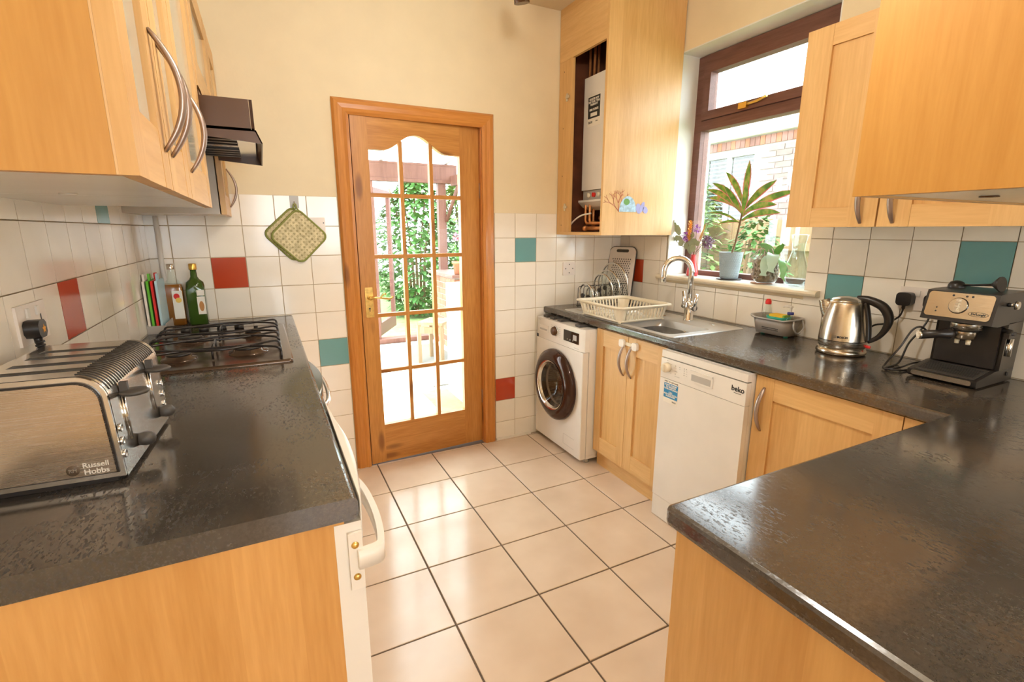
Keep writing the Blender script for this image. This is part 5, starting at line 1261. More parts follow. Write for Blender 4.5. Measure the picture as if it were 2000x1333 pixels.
# ribs on the rounded shoulder
for k in range(26):
    y = ty0+.022+.0112*k; b = B(); P = [(tx1-.045+.0458*cos(R(a)), y, tz1-.045+.0458*sin(R(a))) for a in range(18, 91, 9)]
    tube(b, P, .0009, 5); obj('rib', b, dark_rub, t)
b = B(); box(b, tx0+.012, ty0+.012, HL+.0005, tx1-.01, ty1-.012, tz0+.0005); obj('base', b, black_pl, t)
xf_ = tx1+.001
for i, y in enumerate((-1.738, -1.572)):
    b = B(); tube(b, [(xf_+.004, y, 1.008), (xf_+.0015, y, 1.098)], .0058, 10, flat=.6); obj('lever_track', b, chrome, t)
    b = B(); lathe(b, [(0, 1.092), (.021, 1.0935), (.024, 1.0975), (.020, 1.101), (0, 1.102)], (xf_+.020, y+.002, 0), 20); box(b, xf_, y-.005, 1.092, xf_+.012, y+.005, 1.118); obj('lever', b, dark_rub, t)
    yb_ = -1.783 if i == 0 else -1.500
    for k in range(3):
        z = 1.046-.0245*k; b = B(); lathe(b, [(.0075, .0), (.0080, .003), (.0055, .0045), (.005, .003), (0, .003)], (xf_+.0025, yb_, z), 14, 'x'); obj('button', b, chrome_dull, t)
    y2 = -1.700 if i == 0 else -1.536
    b = B(); lathe(b, [(0, .0), (.012, .001), (.014, .010), (.0125, .020), (.007, .026), (0, .028)], (xf_+.004, y2, .990), 18, 'x'); obj('browning_knob', b, dark_rub, t)
text('lettering', 'Russell\nHobbs', .0135, (.190, ty0-.0036, .986), (1, 0, 0), (0, 0, 1), white_pl, t, ext=.0001, bold=.0002)
b = B(); lathe(b, [(0, -.0006), (.0095, -.0006), (.0095, 0)], (.158, ty0-.0037, .986), 22, 'y'); em = obj('round_emblem', b, plain('etched brown', (.12, .08, .05), .4), t)
text('lettering', 'RH', .009, (.158, ty0-.0046, .986), (1, 0, 0), (0, 0, 1), steel, t, bold=.0002)
toaster.rotation_euler = (0, 0, R(-3.5))
# ---- oil bottles
def bottle(name, label, x, y, glass, prof_, cap, label_col, lz, extra=None):
    t = thing(name, label, 'bottle', (x, y, HL)); c = (x, y, HL)
    return t, c
t, c = bottle('oil_bottle', 'clear glass bottle of amber oil with a silver cap, in the left corner', .090, -.072, 0, 0, 0, 0, 0)
b = B(); V = [rl(-.031, -.031, .031, .031, .010, z, 3) for z in (.0005, .19)]
sh = [(.036, .0008), (.040, .006), (.040, .180), (.036, .198), (.020, .215), (.0135, .235), (.0125, .265)]
loops = []
for r_, z in sh:
    loops.append([(x, y, z_) for x, y, z_ in rl(c[0]-r_, c[1]-r_, c[0]+r_, c[1]+r_, min(r_*.99, .010 if z < .205 else r_*.98), HL+z, 4)])
V = ring(b, loops); b.faces.new(V[0][::-1]); obj('glass_body', b, clear_m, t)
b = B(); loops = []
for r_, z in ((.035, .004), (.0385, .008), (.0385, .181), (.035, .195)): loops.append(rl(c[0]-r_, c[1]-r_, c[0]+r_, c[1]+r_, .009, HL+z, 4))
V = ring(b, loops); b.faces.new(V[0][::-1]); b.faces.new(V[-1]); obj('oil', b, amber, t)
b = B(); lathe(b, [(.0155, .262), (.016, .266), (.016, .284), (.013, .287), (0, .287)], c, 20); obj('cap', b, chrome_dull, t)
b = B(); box(b, c[0]-.004, c[1]-.0412, HL+.035, c[0]+.036, c[1]-.0404, HL+.165); lb = obj('paper_label', b, sticker_w, t)
b = B(); prism(b, [(c[0]+.013+.012*cos(a), HL+.140+.014*sin(a)) for a in [pi*k/8 for k in range(16)]], c[1]-.0417, c[1]-.0414, 'y'); sub('fruit_print', b, red_pl, lb)
b = B(); prism(b, [(c[0]+.019+.012*cos(a), HL+.122+.012*sin(a)) for a in [pi*k/8 for k in range(16)]], c[1]-.0422, c[1]-.0419, 'y'); sub('flower_print', b, gold, lb)
t, c = bottle('oil_bottle', 'dark green glass olive oil bottle with a gold cap, right of the amber one', .178, -.085, 0, 0, 0, 0, 0)
b = B(); loops = []
for r_, z in ((.033, .0008), (.037, .006), (.037, .165), (.038, .183), (.035, .200), (.021, .213), (.0145, .225), (.0125, .262)): loops.append(rl(c[0]-r_, c[1]-r_, c[0]+r_, c[1]+r_, min(r_*.99, .008 if z < .17 else r_*.97), HL+z, 4))
V = ring(b, loops); b.faces.new(V[0][::-1]); b.faces.new(V[-1]); obj('glass_body', b, green_gl, t)
b = B(); lathe(b, [(.0155, .258), (.016, .262), (.016, .284), (.013, .287), (0, .287)], c, 20); obj('cap', b, gold, t)
b = B(); box(b, c[0]+.004, c[1]-.0382, HL+.052, c[0]+.036, c[1]-.0374, HL+.135); box(b, c[0]+.006, c[1]-.0382, HL+.140, c[0]+.036, c[1]-.0374, HL+.166); lb = obj('paper_label', b, sticker_w, t)
b = B(); prism(b, [(c[0]+.020+.010*cos(a), HL+.090+.024*sin(a)) for a in [pi*k/8 for k in range(16)]], c[1]-.0388, c[1]-.0384, 'y'); sub('label_print', b, plain('ochre print', (.5, .22, .06), .6), lb)
# ---- chopping boards in a stand
t = thing('board_stand', 'grey plastic stand holding the coloured chopping boards in the corner', 'stand', (.04, -.19, HL))
b = B(); box(b, .004, -.285, HL+.0008, .076, -.095, HL+.008); box(b, .004, -.285, HL+.008, .0075, -.095, HL+.042); box(b, .072, -.285, HL+.008, .076, -.095, HL+.042); box(b, .0075, -.285, HL+.008, .072, -.281, HL+.036); box(b, .0075, -.099, HL+.008, .072, -.095, HL+.036)
obj('tray', b, grey_lt, t, bevel=.001)
for i, (x, m_, lab, ty_) in enumerate(((.010, pink_w, 'white chopping board nearest the wall in the stand', -.24), (.0245, green_pl, 'green chopping board with a raised tab, second from the wall', -.215), (.0395, red_pl, 'red chopping board between the green and blue ones', -.165), (.0545, blue_pl, 'pale blue chopping board at the front of the stand', -.225))):
    pl = [(-.278, HL+.0105), (-.102, HL+.0105), (-.102, 1.170), (-.106, 1.176), (ty_+.014, 1.176), (ty_+.014, 1.204), (ty_-.014, 1.204), (ty_-.014, 1.176), (-.274, 1.176), (-.278, 1.170)]
    b = B(); prism(b, [(y, z) for y, z in pl], x, x+.0085, 'x'); tag(obj('chopping_board', b, m_, bevel=.001), lab, 'chopping board', 'index chopping boards in the stand')
# ---- white plastic conduit on the back wall
b = B(); tube(b, [(.052, -.0125, UZ-.002), (.050, -.0125, 1.20), (.0485, -.0125, HL+.002)], .0105, 10); tag(obj('pipe', b, white_pl), 'thin white pipe running down the tiles in the left corner', 'pipe')
# ---- pot holders on an adhesive hook
t = thing('adhesive_hook', 'grey adhesive hook holding the two pot holders on the tiles', 'hook', (.647, 0, 1.53))
b = B(); prism(b, rrect(.626, 1.497, .668, 1.559, .004), -.0045, -.0003, 'y'); obj('hook_plate', b, grey_lt, t)
b = B(); tube(b, smoothpath([(.647, -.0048, 1.530), (.647, -.014, 1.518), (.647, -.019, 1.508), (.647, -.023, 1.518)]), .0026, 7); obj('hook', b, chrome_dull, t)
def quilt(name):
    mt, tt, bb = newmat(name)
    tc = N(tt, 'ShaderNodeTexCoord'); mp = N(tt, 'ShaderNodeMapping'); mp.inputs['Scale'].default_value = (52, 52, 52); mp.inputs['Rotation'].default_value = (0, .78, 0); L(tt, tc.outputs['Object'], mp.inputs[0])
    sx_ = N(tt, 'ShaderNodeSeparateXYZ'); L(tt, mp.outputs[0], sx_.inputs[0])
    def cell(o_):
        f = N(tt, 'ShaderNodeMath', operation='FRACT'); L(tt, o_, f.inputs[0]); s_ = N(tt, 'ShaderNodeMath', operation='SUBTRACT'); s_.inputs[1].default_value = .5; L(tt, f.outputs[0], s_.inputs[0]); p = N(tt, 'ShaderNodeMath', operation='POWER'); p.inputs[1].default_value = 2; a = N(tt, 'ShaderNodeMath', operation='ABSOLUTE'); L(tt, s_.outputs[0], a.inputs[0]); L(tt, a.outputs[0], p.inputs[0]); return p.outputs[0]
    ad = N(tt, 'ShaderNodeMath', operation='ADD'); L(tt, cell(sx_.outputs[0]), ad.inputs[0]); L(tt, cell(sx_.outputs[2]), ad.inputs[1])
    sq = N(tt, 'ShaderNodeMath', operation='SQRT'); L(tt, ad.outputs[0], sq.inputs[0])
    c = ramp(tt, sq.outputs[0], [(.10, (.74, .66, .44)), (.14, (.26, .21, .08)), (.20, (.28, .23, .09)), (.25, (.74, .66, .44))])
    nz = N(tt, 'ShaderNodeTexNoise', i_Scale=60.0); L(tt, tc.outputs['Object'], nz.inputs['Vector'])
    mx = N(tt, 'ShaderNodeMix', data_type='RGBA', blend_type='MULTIPLY'); mx.inputs[0].default_value = 1; L(tt, c, mx.inputs[6]); L(tt, ramp(tt, nz.outputs['Fac'], [(.3, (.72, .70, .6)), (.7, (1.1, 1.1, 1.05))]), mx.inputs[7])
    L(tt, mx.outputs[2], bb.inputs['Base Color']); bb.inputs['Roughness'].default_value = .95
    return mt
quilt_m = quilt('quilted ring print cloth')
for i, (cx, cz, dd, lab) in enumerate(((.628, 1.366, -.0055, 'green-edged quilted pot holder at the back, mostly hidden by the front one'), (.655, 1.357, -.019, 'green-edged quilted pot holder with a ring print, hanging in front'))):
    t = thing('pot_holder', lab, 'pot holder', (cx, dd, cz), group='pot holders on the hook')
    base = rrect(-.098, -.098, .098, .098, .030, 5); rot = R(45 if i else 43)
    pts = [(cx+x*cos(rot)-y*sin(rot), cz+x*sin(rot)+y*cos(rot)) for x, y in base]
    b = B(); prism(b, [(cx+(x-cx)*.96, cz+(z-cz)*.96) for x, z in pts], dd-.0075, dd+.001, 'y'); obj('quilted_pad', b, quilt_m, t, bevel=.002)
    b = B(); tube(b, [(x, dd-.003, z) for x, z in pts], .0062, 7, closed=True); obj('binding', b, olive, t)
    tp = max(pts, key=lambda q: q[1]); b = B(); tube(b, smoothpath([(tp[0]-.006, dd-.003, tp[1]), (.640, (dd-.02)/2, 1.500), (.642, -.0165-.001*i, 1.517), (.652, -.0165-.001*i, 1.517), (.654, (dd-.02)/2, 1.500), (tp[0]+.006, dd-.003, tp[1])]), .003, 6); obj('hanging_loop', b, olive, t)

# ================================================================== WINDOW SILL
SZ = 1.1175
def blade(bm, base, dirv, ln, wd, droop=.5, up=(0, 0, 1), n=8, fold=.25, tip=0.02, shape=1.0, mi=0):
    d = Vector(dirv).normalized(); base = Vector(base); upv = Vector(up)
    s = d.cross(upv); s = s.normalized() if s.length > 1e-3 else Vector((0, 1, 0))
    rows = []; p = base.copy(); cur = d.copy()
    for k in range(n+1):
        t = k/n; w = wd*(sin(pi*min(1, (t**shape)*.93+.05))**.8)*.5 if 0 < t < 1 else wd*(.12 if t == 0 else tip)
        nn = s.cross(cur).normalized()
        rows.append([bm.verts.new(p-s*w+nn*w*fold), bm.verts.new(p), bm.verts.new(p+s*w+nn*w*fold)])
        cur = (cur+Vector((0, 0, -droop/n))).normalized(); p = p+cur*ln/n
    for A, D in zip(rows, rows[1:]):
        for k in range(2): f = bm.faces.new((A[k], A[k+1], D[k+1], D[k])); f.smooth = True; f.material_index = mi
    return p
# -- red vase and dried bouquet
vx, vy = 2.802, -.622
t = thing('vase', 'small red bottle vase at the left end of the window sill', 'vase', (vx, vy, SZ))
b = B(); lathe(b, [(0, .0006), (.030, .0006), (.0345, .006), (.034, .024), (.027, .058), (.017, .092), (.0135, .115), (.015, .128), (.0135, .1285), (.012, .115), (0, .10)], (vx, vy, SZ), 28); obj('vase_body', b, red_vase, t)
t = thing('dried_bouquet', 'dried bouquet of eucalyptus, purple and mauve flower heads in the red vase', 'flowers', (vx, vy, SZ+.12))
stems = [(-.455, 1.440, euc), (-.45, 1.345, euc), (-.57, 1.36, purple), (-.60, 1.40, orange_f), (-.64, 1.41, purple), (-.725, 1.335, mauve), (-.755, 1.385, euc), (-.81, 1.395, euc), (-.71, 1.43, orange_f), (-.585, 1.31, euc), (-.66, 1.31, euc)]
for i, (y, z, mt) in enumerate(stems):
    b = B(); tube(b, smoothpath([(vx, vy, SZ+.10), (vx, vy+(y-vy)*.2, SZ+.15), (vx-.01+.004*(i % 3), vy+(y-vy)*.7, SZ+.13+(z-SZ-.13)*.6), (vx-.015+.01*(i % 3), y, z)]), .0014, 5); obj('stem', b, stem_m, t)
def flowerhead(c, r, mt, n, sc, name='flower_head'):
    b = B(); c = Vector(c)
    for k in range(n):
        a = random.uniform(0, 2*pi); u = random.uniform(-1, 1); d = Vector((sqrt(1-u*u)*cos(a), sqrt(1-u*u)*sin(a), u))
        blade(b, c+d*r*random.uniform(.2, .75), d+Vector((random.uniform(-.5, .5),)*3), r*sc, r*sc*.75, .3, n=3, fold=.4)
    return obj(name, b, mt, t)
flowerhead((vx-.015, -.575, 1.352), .033, purple, 120, .45); flowerhead((vx-.01, -.643, 1.395), .026, purple, 60, .45)
flowerhead((vx-.02, -.735, 1.322), .044, mauve, 170, .42)
b = B()
for k in range(34):
    z = 1.325+.0032*k; a = k*2.4; blade(b, (vx-.03, -.603-.0002*k, z), (cos(a), sin(a), 1.2), .026, .013, .3, n=3)
obj('flower_spike', b, orange_f, t)
b = B()
for (y0_, z0_, y1_, z1_) in ((-.66, 1.33, -.715, 1.435), (-.67, 1.32, -.70, 1.42), (-.61, 1.26, -.60, 1.33)):
    blade(b, (vx-.01, y0_, z0_), (0, y1_-y0_, z1_-z0_), .11, .012, -.1, up=(1, 0, 0), n=5)
obj('dry_blades', b, plain('straw blade', (.72, .45, .18), .7), t)
lv = [(-.455, 1.445, .022), (-.475, 1.42, .020), (-.49, 1.392, .034), (-.470, 1.405, .024), (-.44, 1.345, .018), (-.458, 1.34, .020), (-.49, 1.348, .020), (-.515, 1.335, .022), (-.545, 1.318, .022), (-.60, 1.335, .020), (-.625, 1.36, .020), (-.63, 1.33, .022), (-.575, 1.29, .028), (-.60, 1.275, .026), (-.64, 1.29, .024), (-.66, 1.32, .018), (-.755, 1.380, .026), (-.765, 1.365, .022), (-.79, 1.387, .018), (-.815, 1.388, .014), (-.61, 1.305, .020)]
for (y, z, r_) in lv:
    b = B(); a = random.uniform(0, 6.28); blade(b, (vx-.02, y-.5*r_*cos(a), z-.5*r_*sin(a)), (random.uniform(-.4, .2), cos(a), sin(a)), r_*1.75, r_*1.9, .4, up=(1, .1, .1), n=5, fold=.15, tip=.2)
    obj('eucalyptus_leaf', b, euc, t)
# -- cordyline in blue-grey pot
px_, py_ = 2.818, -.878
t = thing('plant_saucer', 'dark saucer under the grey-blue plant pot', 'saucer', (px_, py_, SZ))
b = B(); lathe(b, [(0, .0006), (.062, .0006), (.068, .005), (.067, .006), (.060, .003), (0, .003)], (px_, py_, SZ), 28); obj('saucer_dish', b, dark_rub, t)
t = thing('potted_cordyline', 'cordyline with pink-edged green leaves in a dimpled grey-blue pot', 'plant', (px_, py_, SZ+.006))
b = B(); lathe(b, [(0, .0068), (.045, .0068), (.047, .010), (.0625, .148), (.064, .152), (.061, .152), (.058, .140), (0, .138)], (px_, py_, SZ), 36); pb = obj('pot', b, pot_blue, t)
b = B()
for j in range(13):
    z = .020+.0098*j; r_ = .047+(.0155*z/.148)+.0003
    for k in range(34):
        a = 2*pi*(k+.5*(j % 2))/34
        if cos(a-pi) < -.2: continue
        c = Vector((px_+r_*cos(a), py_+r_*sin(a), SZ+z)); nn = Vector((cos(a), sin(a), 0)); ta = Vector((-sin(a), cos(a), 0))
        q = [b.verts.new(c+ta*.0034), b.verts.new(c+Vector((0, 0, .0038))), b.verts.new(c-ta*.0034), b.verts.new(c-Vector((0, 0, .0038)))]; ap = b.verts.new(c+nn*.002)
        for m_ in range(4): b.faces.new((q[m_], q[(m_+1) % 4], ap))
o = sub('dimples', b, pot_blue, pb); o['kind'] = 'stuff'
b = B(); lathe(b, [(0, .1385), (.0575, .1385)], (px_, py_, SZ), 20); o = obj('soil', b, soil, t)
b = B(); tube(b, smoothpath([(px_, py_-.0, SZ+.135), (px_, py_-.02, SZ+.20), (px_, py_-.035, SZ+.29), (px_, py_-.045, SZ+.36)]), [.0052]*19, 8); obj('stem', b, stem_m, t)
cord_m, tt, bb = newmat('cordyline leaf')
tc = N(tt, 'ShaderNodeTexCoord'); nz = N(tt, 'ShaderNodeTexNoise', i_Scale=22.0, i_Detail=2.0); L(tt, tc.outputs['Object'], nz.inputs['Vector'])
L(tt, ramp(tt, nz.outputs['Fac'], [(.36, (.09, .26, .03)), (.50, (.20, .42, .05)), (.62, (.42, .50, .10)), (.74, (.50, .30, .12))]), bb.inputs['Base Color']); bb.inputs['Roughness'].default_value = .4
cord_e = plain('cordyline pink leaf edge', (.80, .26, .26), .5)
tips = [(-.935, 1.728, 0), (-.905, 1.715, .03), (-.813, 1.700, .0), (-.76, 1.655, -.03), (-.70, 1.632, 0), (-.695, 1.588, .02), (-.72, 1.505, 0), (-.80, 1.43, -.03), (-1.08, 1.640, 0), (-1.18, 1.595, .02), (-1.12, 1.53, -.02), (-1.13, 1.49, 0), (-.98, 1.62, -.06), (-.87, 1.61, -.08)]
for i, (y, z, dx) in enumerate(tips):
    hub = Vector((px_, py_-.045, SZ+(.375 if z > 1.65 else .345 if z > 1.52 else .30)+.012*(i % 3))); tipv = Vector((px_+dx, y, z)); d = tipv-hub; ln = d.length
    up_amt = .35 if abs(d.y) > .1 else .05
    b = B(); dd = (d.normalized()+Vector((0, 0, up_amt))).normalized(); blade(b, hub, dd, ln*1.08, .033 if i not in (6, 7) else .014, up_amt*2.1, up=(1, 0, .2), n=9, fold=.22, shape=1.35)
    lf = obj('leaf', b, cord_m, t)
    b = B(); blade(b, hub+Vector((.0015, 0, -.0015)), dd, ln*1.09, .042 if i not in (6, 7) else .017, up_amt*2.1, up=(1, 0, .2), n=9, fold=.20, shape=1.35); sub('leaf_edge', b, cord_e, lf)
# -- orchid in a glass pot on a wooden coaster
ox, oy = 2.800, -1.118
b = B(); lathe(b, [(0, .0006), (.052, .0006), (.052, .005), (0, .005)], (ox, oy+.02, SZ), 24); tag(obj('coaster', b, plain('wood coaster', (.50, .28, .18), .6)), 'thin wooden coaster under the glass orchid pot', 'coaster')
t = thing('potted_orchid', 'orchid with broad drooping leaves and roots in a clear glass pot of bark', 'plant', (ox, oy, SZ+.006))
b = B(); lathe(b, [(0, .0065), (.044, .0065), (.055, .018), (.062, .045), (.0635, .12), (.068, .142), (.0695, .143), (.0685, .1435)], (ox, oy, SZ), 12); obj('glass_pot', b, clear_m, t)
b = B(); lathe(b, [(0, .009), (.042, .009), (.052, .020), (.059, .047), (.060, .10), (.050, .122), (0, .130)], (ox, oy, SZ), 12); obj('bark', b, bark, t)
b = B()
for k in range(70):
    a = random.uniform(pi*.55, pi*1.6); z0_ = random.uniform(.02, .11); r_ = .0595; P = []
    for q in range(4): P.append((ox+(r_+.0006)*cos(a+.10*q*random.uniform(-1, 1)), oy+(r_+.0006)*sin(a+.08*q*random.uniform(-1, 1)), SZ+z0_-.0+.011*q*random.uniform(.3, 1)))
    tube(b, P, .0028, 5)
o = obj('roots', b, root_m, t); o['kind'] = 'stuff'
for k in range(6):
    b = B(); a = 2.4+.35*k; tube(b, smoothpath([(ox+.01, oy-.02, SZ+.13), (ox+.03*cos(a), oy+.045*sin(a)+.01, SZ+.165+.008*(k % 3)), (ox+.055*cos(a), oy+.065*sin(a), SZ+.150), (ox+.07*cos(a), oy+.075*sin(a)+.012*k*.3, SZ+.135)]), .0025, 6); obj('aerial_root', b, root_m, t)
cb = (ox-.01, -1.158, SZ+.135)
for (dx, dy, dz, ln, wd, dr, mt) in ((-.15, .30, 1.3, .15, .042, 2.6, leaf_orch), (-.1, .45, .75, .135, .045, 2.2, leaf_orch), (-.15, -.40, .7, .10, .034, .7, leaf_g), (-.45, -.30, .9, .16, .062, 3.6, leaf_orch2), (-.35, -.75, .7, .17, .060, 3.4, leaf_orch), (-.5, -.12, .4, .15, .058, 3.2, leaf_orch2)):
    b = B(); blade(b, cb, (dx, dy, dz), ln, wd, dr, up=(1, .2, .1), n=10, fold=.22, tip=.35); obj('leaf', b, mt, t)
# -- tall clear glass carafe at the right end
gx, gy = 2.825, -1.262
t = thing('glass_carafe', 'tall clear waisted glass carafe at the right end of the window sill', 'carafe', (gx, gy, SZ))
b = B(); lathe(b, [(0, .0006), (.040, .0006), (.045, .006), (.052, .030), (.055, .065), (.048, .105), (.034, .145), (.028, .175), (.031, .215), (.040, .250), (.0405, .2505), (.037, .248), (.0285, .212), (.0255, .175), (.0315, .145), (.0455, .105), (.0525, .065), (.049, .030), (.041, .008), (0, .006)], (gx, gy, SZ), 32); obj('carafe_glass', b, clear_m, t)

# ================================================================== CEILING FITTING
t = thing('ceiling_spotlight_bar', 'dark bronze spotlight bar on the ceiling near the pine door', 'light', (1.60, -1.3, CH))
b = B(); tube(b, [(1.60, -2.0, 2.57), (1.60, -.60, 2.57)], .012, 10); lathe(b, [(.05, CH-.002), (.05, CH-.012), (.02, CH-.02), (.012, 2.575)], (1.60, -1.3, 0), 20); obj('bar', b, brown_metal, t)
for (y, dx, dy) in ((-.62, .18, .12), (-1.10, -.10, .05), (-1.62, -.1, -.05), (-1.98, -.15, -.1)):
    b = B(); p = Vector((1.60, y, 2.56)); e = p+Vector((dx*.2, dy*.3, -.06)); d_ = Vector((dx, dy, -.9)).normalized()
    tube(b, [p, e], .006, 8); tube(b, [e, e+d_*.03, e+d_*.10], [.020, .033, .036], 16, cap=True); hd_ = obj('spot_head', b, brown_metal, t)

# ================================================================== OUTSIDE: CONSERVATORY AND GARDEN
GZ = -.16
b = B(); box(b, -6, .145, -.6, 3.05, 16, GZ-.02); box(b, 3.05, -9, -.6, 9, 16, GZ-.02); struct('ground', b, grass_m)
b = B(); box(b, -.6, .145, GZ, 2.75, 3.36, -.006); cfl = struct('floor', b, floor_grout)
us = [-.6]+[.62+.345*k for k in range(-3, 7)]; vz = [.15]+[.46+.345*k for k in range(9)]
tiling(cfl, 'z', -.001, us, vz, cons_tile, {}, gap=.006, th=.004)
t = thing('conservatory_frame', 'brown stained timber frame of the conservatory seen through the pine door', 'frame', (1.6, 3.3, 0))
b = B(); box(b, -.6, 3.30, 2.00, 2.75, 3.38, 2.16); box(b, -.6, 3.285, 1.96, 2.75, 3.40, 1.998); obj('header_beam', b, conservwood, t)
b = B(); box(b, -.6, 3.299, 2.1605, 2.75, 3.42, 2.185); obj('gutter_board', b, conservwood, t)
for x in (1.60, 2.50): b = B(); box(b, x, 3.30, 0.0, x+.10, 3.38, 1.959); obj('post', b, conservwood, t)
b = B(); box(b, 2.66, .2, 1.93, 2.75, 3.29, 2.05); obj('side_beam', b, conservwood, t)
for y in (2.25, 1.2): b = B(); box(b, 2.66, y, .86, 2.75, y+.09, 1.929); obj('side_post', b, conservwood, t)
b = B(); tube(b, [(2.60, 3.30, 1.5), (2.70, 3.1, 1.95)], .03, 4); obj('brace', b, conservwood, t)
b = B(); box(b, 1.60, 3.26, -.003, 2.50, 3.42, .05); obj('door_sill', b, darkwood, t)
for x in (0.2, 1.0, 1.8, 2.6):
    b = B(); prism(b, [(.15, 2.56), (.15, 2.60), (3.36, 2.24), (3.36, 2.19)], x, x+.045, 'x'); obj('rafter', b, upvc, t)
b = B(); prism(b, [(.15, 2.602), (.15, 2.608), (3.40, 2.248), (3.40, 2.242)], -.6, 2.80, 'x'); obj('roof_glazing', b, pane_m, t)
# open outer door leaf, hinged at the left post, swung outwards
t = thing('conservatory_door', 'open brown framed glass garden door beyond the conservatory', 'door', (1.71, 3.42, 0), R(62))
for (x0, z0, x1, z1) in ((0, .06, .085, 1.90), (.72, .06, .80, 1.90), (.085, 1.82, .72, 1.90), (.085, .06, .72, .22)):
    b = B(); box(b, x0, 0, z0, x1, .045, z1); obj('door_rail', b, plain('red brown door wood', (.17, .055, .045), .5) if 'red brown door wood' not in MATS else MATS['red brown door wood'], t, world=False)
b = B(); box(b, .085, .02, .22, .72, .024, 1.82); obj('pane', b, pane_m, t, world=False)
# dwarf brick wall and potted geranium
dw = B(); box(dw, 2.37, 2.42, 0, 2.60, 3.28, .86); dw = struct('wall_right', dw, mortar)
i = 0
for r_ in range(12):
    z = .008+.0705*r_
    for k in range(5):
        y = 2.42+.215*k-(.107 if r_ % 2 else 0); y0_, y1_ = max(y, 2.42), min(y+.205, 3.28)
        if y1_-y0_ < .03: continue
        b = B(); box(b, 2.366, y0_, z, 2.3698, y1_, z+.062); obj('brick', b, brick_m, dw)
for r_ in range(12):
    z = .008+.0705*r_; b = B(); box(b, 2.366, 2.416, z, 2.47 if r_ % 2 else 2.53, 2.4198, z+.062); obj('brick', b, brick_m, dw)
    b = B(); box(b, 2.48 if r_ % 2 else 2.54, 2.416, z, 2.60, 2.4198, z+.062); obj('brick', b, brick_m, dw)
b = B(); box(b, 2.33, 2.38, .862, 2.64, 3.29, .895); obj('sill', b, darkwood, dw)
gp = (2.46, 2.52, .896)
t = thing('potted_geranium', 'pink geranium in a terracotta pot on the dwarf brick wall outside', 'plant', gp)
b = B(); lathe(b, [(0, .0005), (.050, .0005), (.068, .12), (.078, .12), (.080, .15), (.070, .15), (.066, .13), (0, .13)], gp, 24); obj('pot', b, terracotta, t)
b = B(); 
for k in range(7): a = k*.9; tube(b, smoothpath([(gp[0], gp[1], gp[2]+.12), (gp[0]+.03*cos(a), gp[1]+.03*sin(a), gp[2]+.22), (gp[0]+.05*cos(a), gp[1]+.05*sin(a), gp[2]+.28+.02*k)]), .004, 5)
obj('stems', b, leaf_g, t)
b = B()
for k in range(46): a = random.uniform(0, 6.28); r_ = random.uniform(.01, .07); blade(b, (gp[0]+r_*cos(a), gp[1]+r_*sin(a), gp[2]+random.uniform(.15, .34)), (cos(a), sin(a), .3), .05, .05, .5, n=3, tip=.5)
o = obj('foliage', b, leaf_g, t); o['kind'] = 'stuff'
b = B()
for k in range(60): a = random.uniform(0, 6.28); u = random.uniform(-1, 1); d_ = Vector((cos(a)*sqrt(1-u*u), sin(a)*sqrt(1-u*u), u)); blade(b, Vector((gp[0]-.02, gp[1], gp[2]+.42))+d_*.025, d_, .022, .02, .2, n=3, tip=.4)
obj('flower_head', b, pink_f, t)
# pale storage cabinet, mat, stool in the conservatory
t = thing('slatted_cabinet', 'white louvred cabinet along the right side of the conservatory', 'cabinet', (2.1, 1.6, 0))
b = B(); box(b, 1.84, .60, .02, 2.32, 1.17, .955); obj('body', b, upvc, t, bevel=.004)
for k in range(9): b = B(); prism(b, [(1.8398, .14+.085*k), (1.828, .16+.085*k), (1.8398, .20+.085*k)][::-1], .70, 1.94, 'y') if False else box(b, 1.832, .66, .14+.085*k, 1.8397, 1.11, .185+.085*k); obj('slat', b, upvc, t)
b = B(); box(b, 1.46, 1.42, .0005, 2.0, 3.1, .009); tag(obj('doormat', b, mat_grey, xf=Matrix.Translation((.28, -.12, 0))), 'grey doormat on the pale conservatory tiles', 'mat')
b = B(); box(b, 1.60, .55, .0005, 1.82, 1.18, .012); tag(obj('threshold_board', b, fencewood), 'pale timber board on the conservatory floor by the white cabinet', 'board')
t = thing('stool', 'small varnished wooden stool in the conservatory', 'stool', (2.0, 2.1, 0))
for (x, y) in ((1.86, 2.14), (2.05, 2.35), (2.06, 2.00), (2.24, 2.21)): b = B(); box(b, x-.018, y-.018, .0095, x+.018, y+.018, .42); obj('leg', b, fencewood, t)
b = B(); A = [(1.84, 2.14), (2.06, 1.97), (2.27, 2.21), (2.05, 2.38)]; prism(b, A, .421, .448, 'z'); obj('seat', b, fencewood, t)
b = B(); prism(b, [(1.85, 2.15), (1.86, 2.125), (2.07, 1.985), (2.06, 2.01)], .33, .40, 'z'); obj('apron', b, fencewood, t)
# hedge beyond
def foliage(name, label, cx, cy, rx, ry, z0, z1, n, mat, ls, group=None):
    t = thing(name, label, 'shrub', (cx, cy, GZ), group=group)
    b = B()
    for k in range(n):
        a = random.uniform(0, 6.28); f = random.uniform(.3, 1)**.5; z = random.uniform(z0, z1); hh = (z-z0)/(z1-z0); s = sin(pi*(.15+.8*hh))
        p = (cx+rx*f*s*cos(a), cy+ry*f*s*sin(a), z); d_ = (cos(a)+random.uniform(-.7, .7), sin(a)+random.uniform(-.7, .7), random.uniform(-.3, .9))
        blade(b, p, d_, ls*random.uniform(.6, 1.3), ls*.6, .6, n=2, tip=.1, fold=.2)
    o = obj('foliage', b, mat, t); o['kind'] = 'stuff'
    b = B(); 
    for k in range(5): tube(b, smoothpath([(cx+.05*k-.1, cy, GZ-.02), (cx+.1*k-.2, cy+.02*k, (z0+z1)/2), (cx+(.14*k-.28)*rx*2, cy, z1-.2)], 4), [.025]*4+[.015]*5, 6)
    obj('stems', b, stem_m, t)
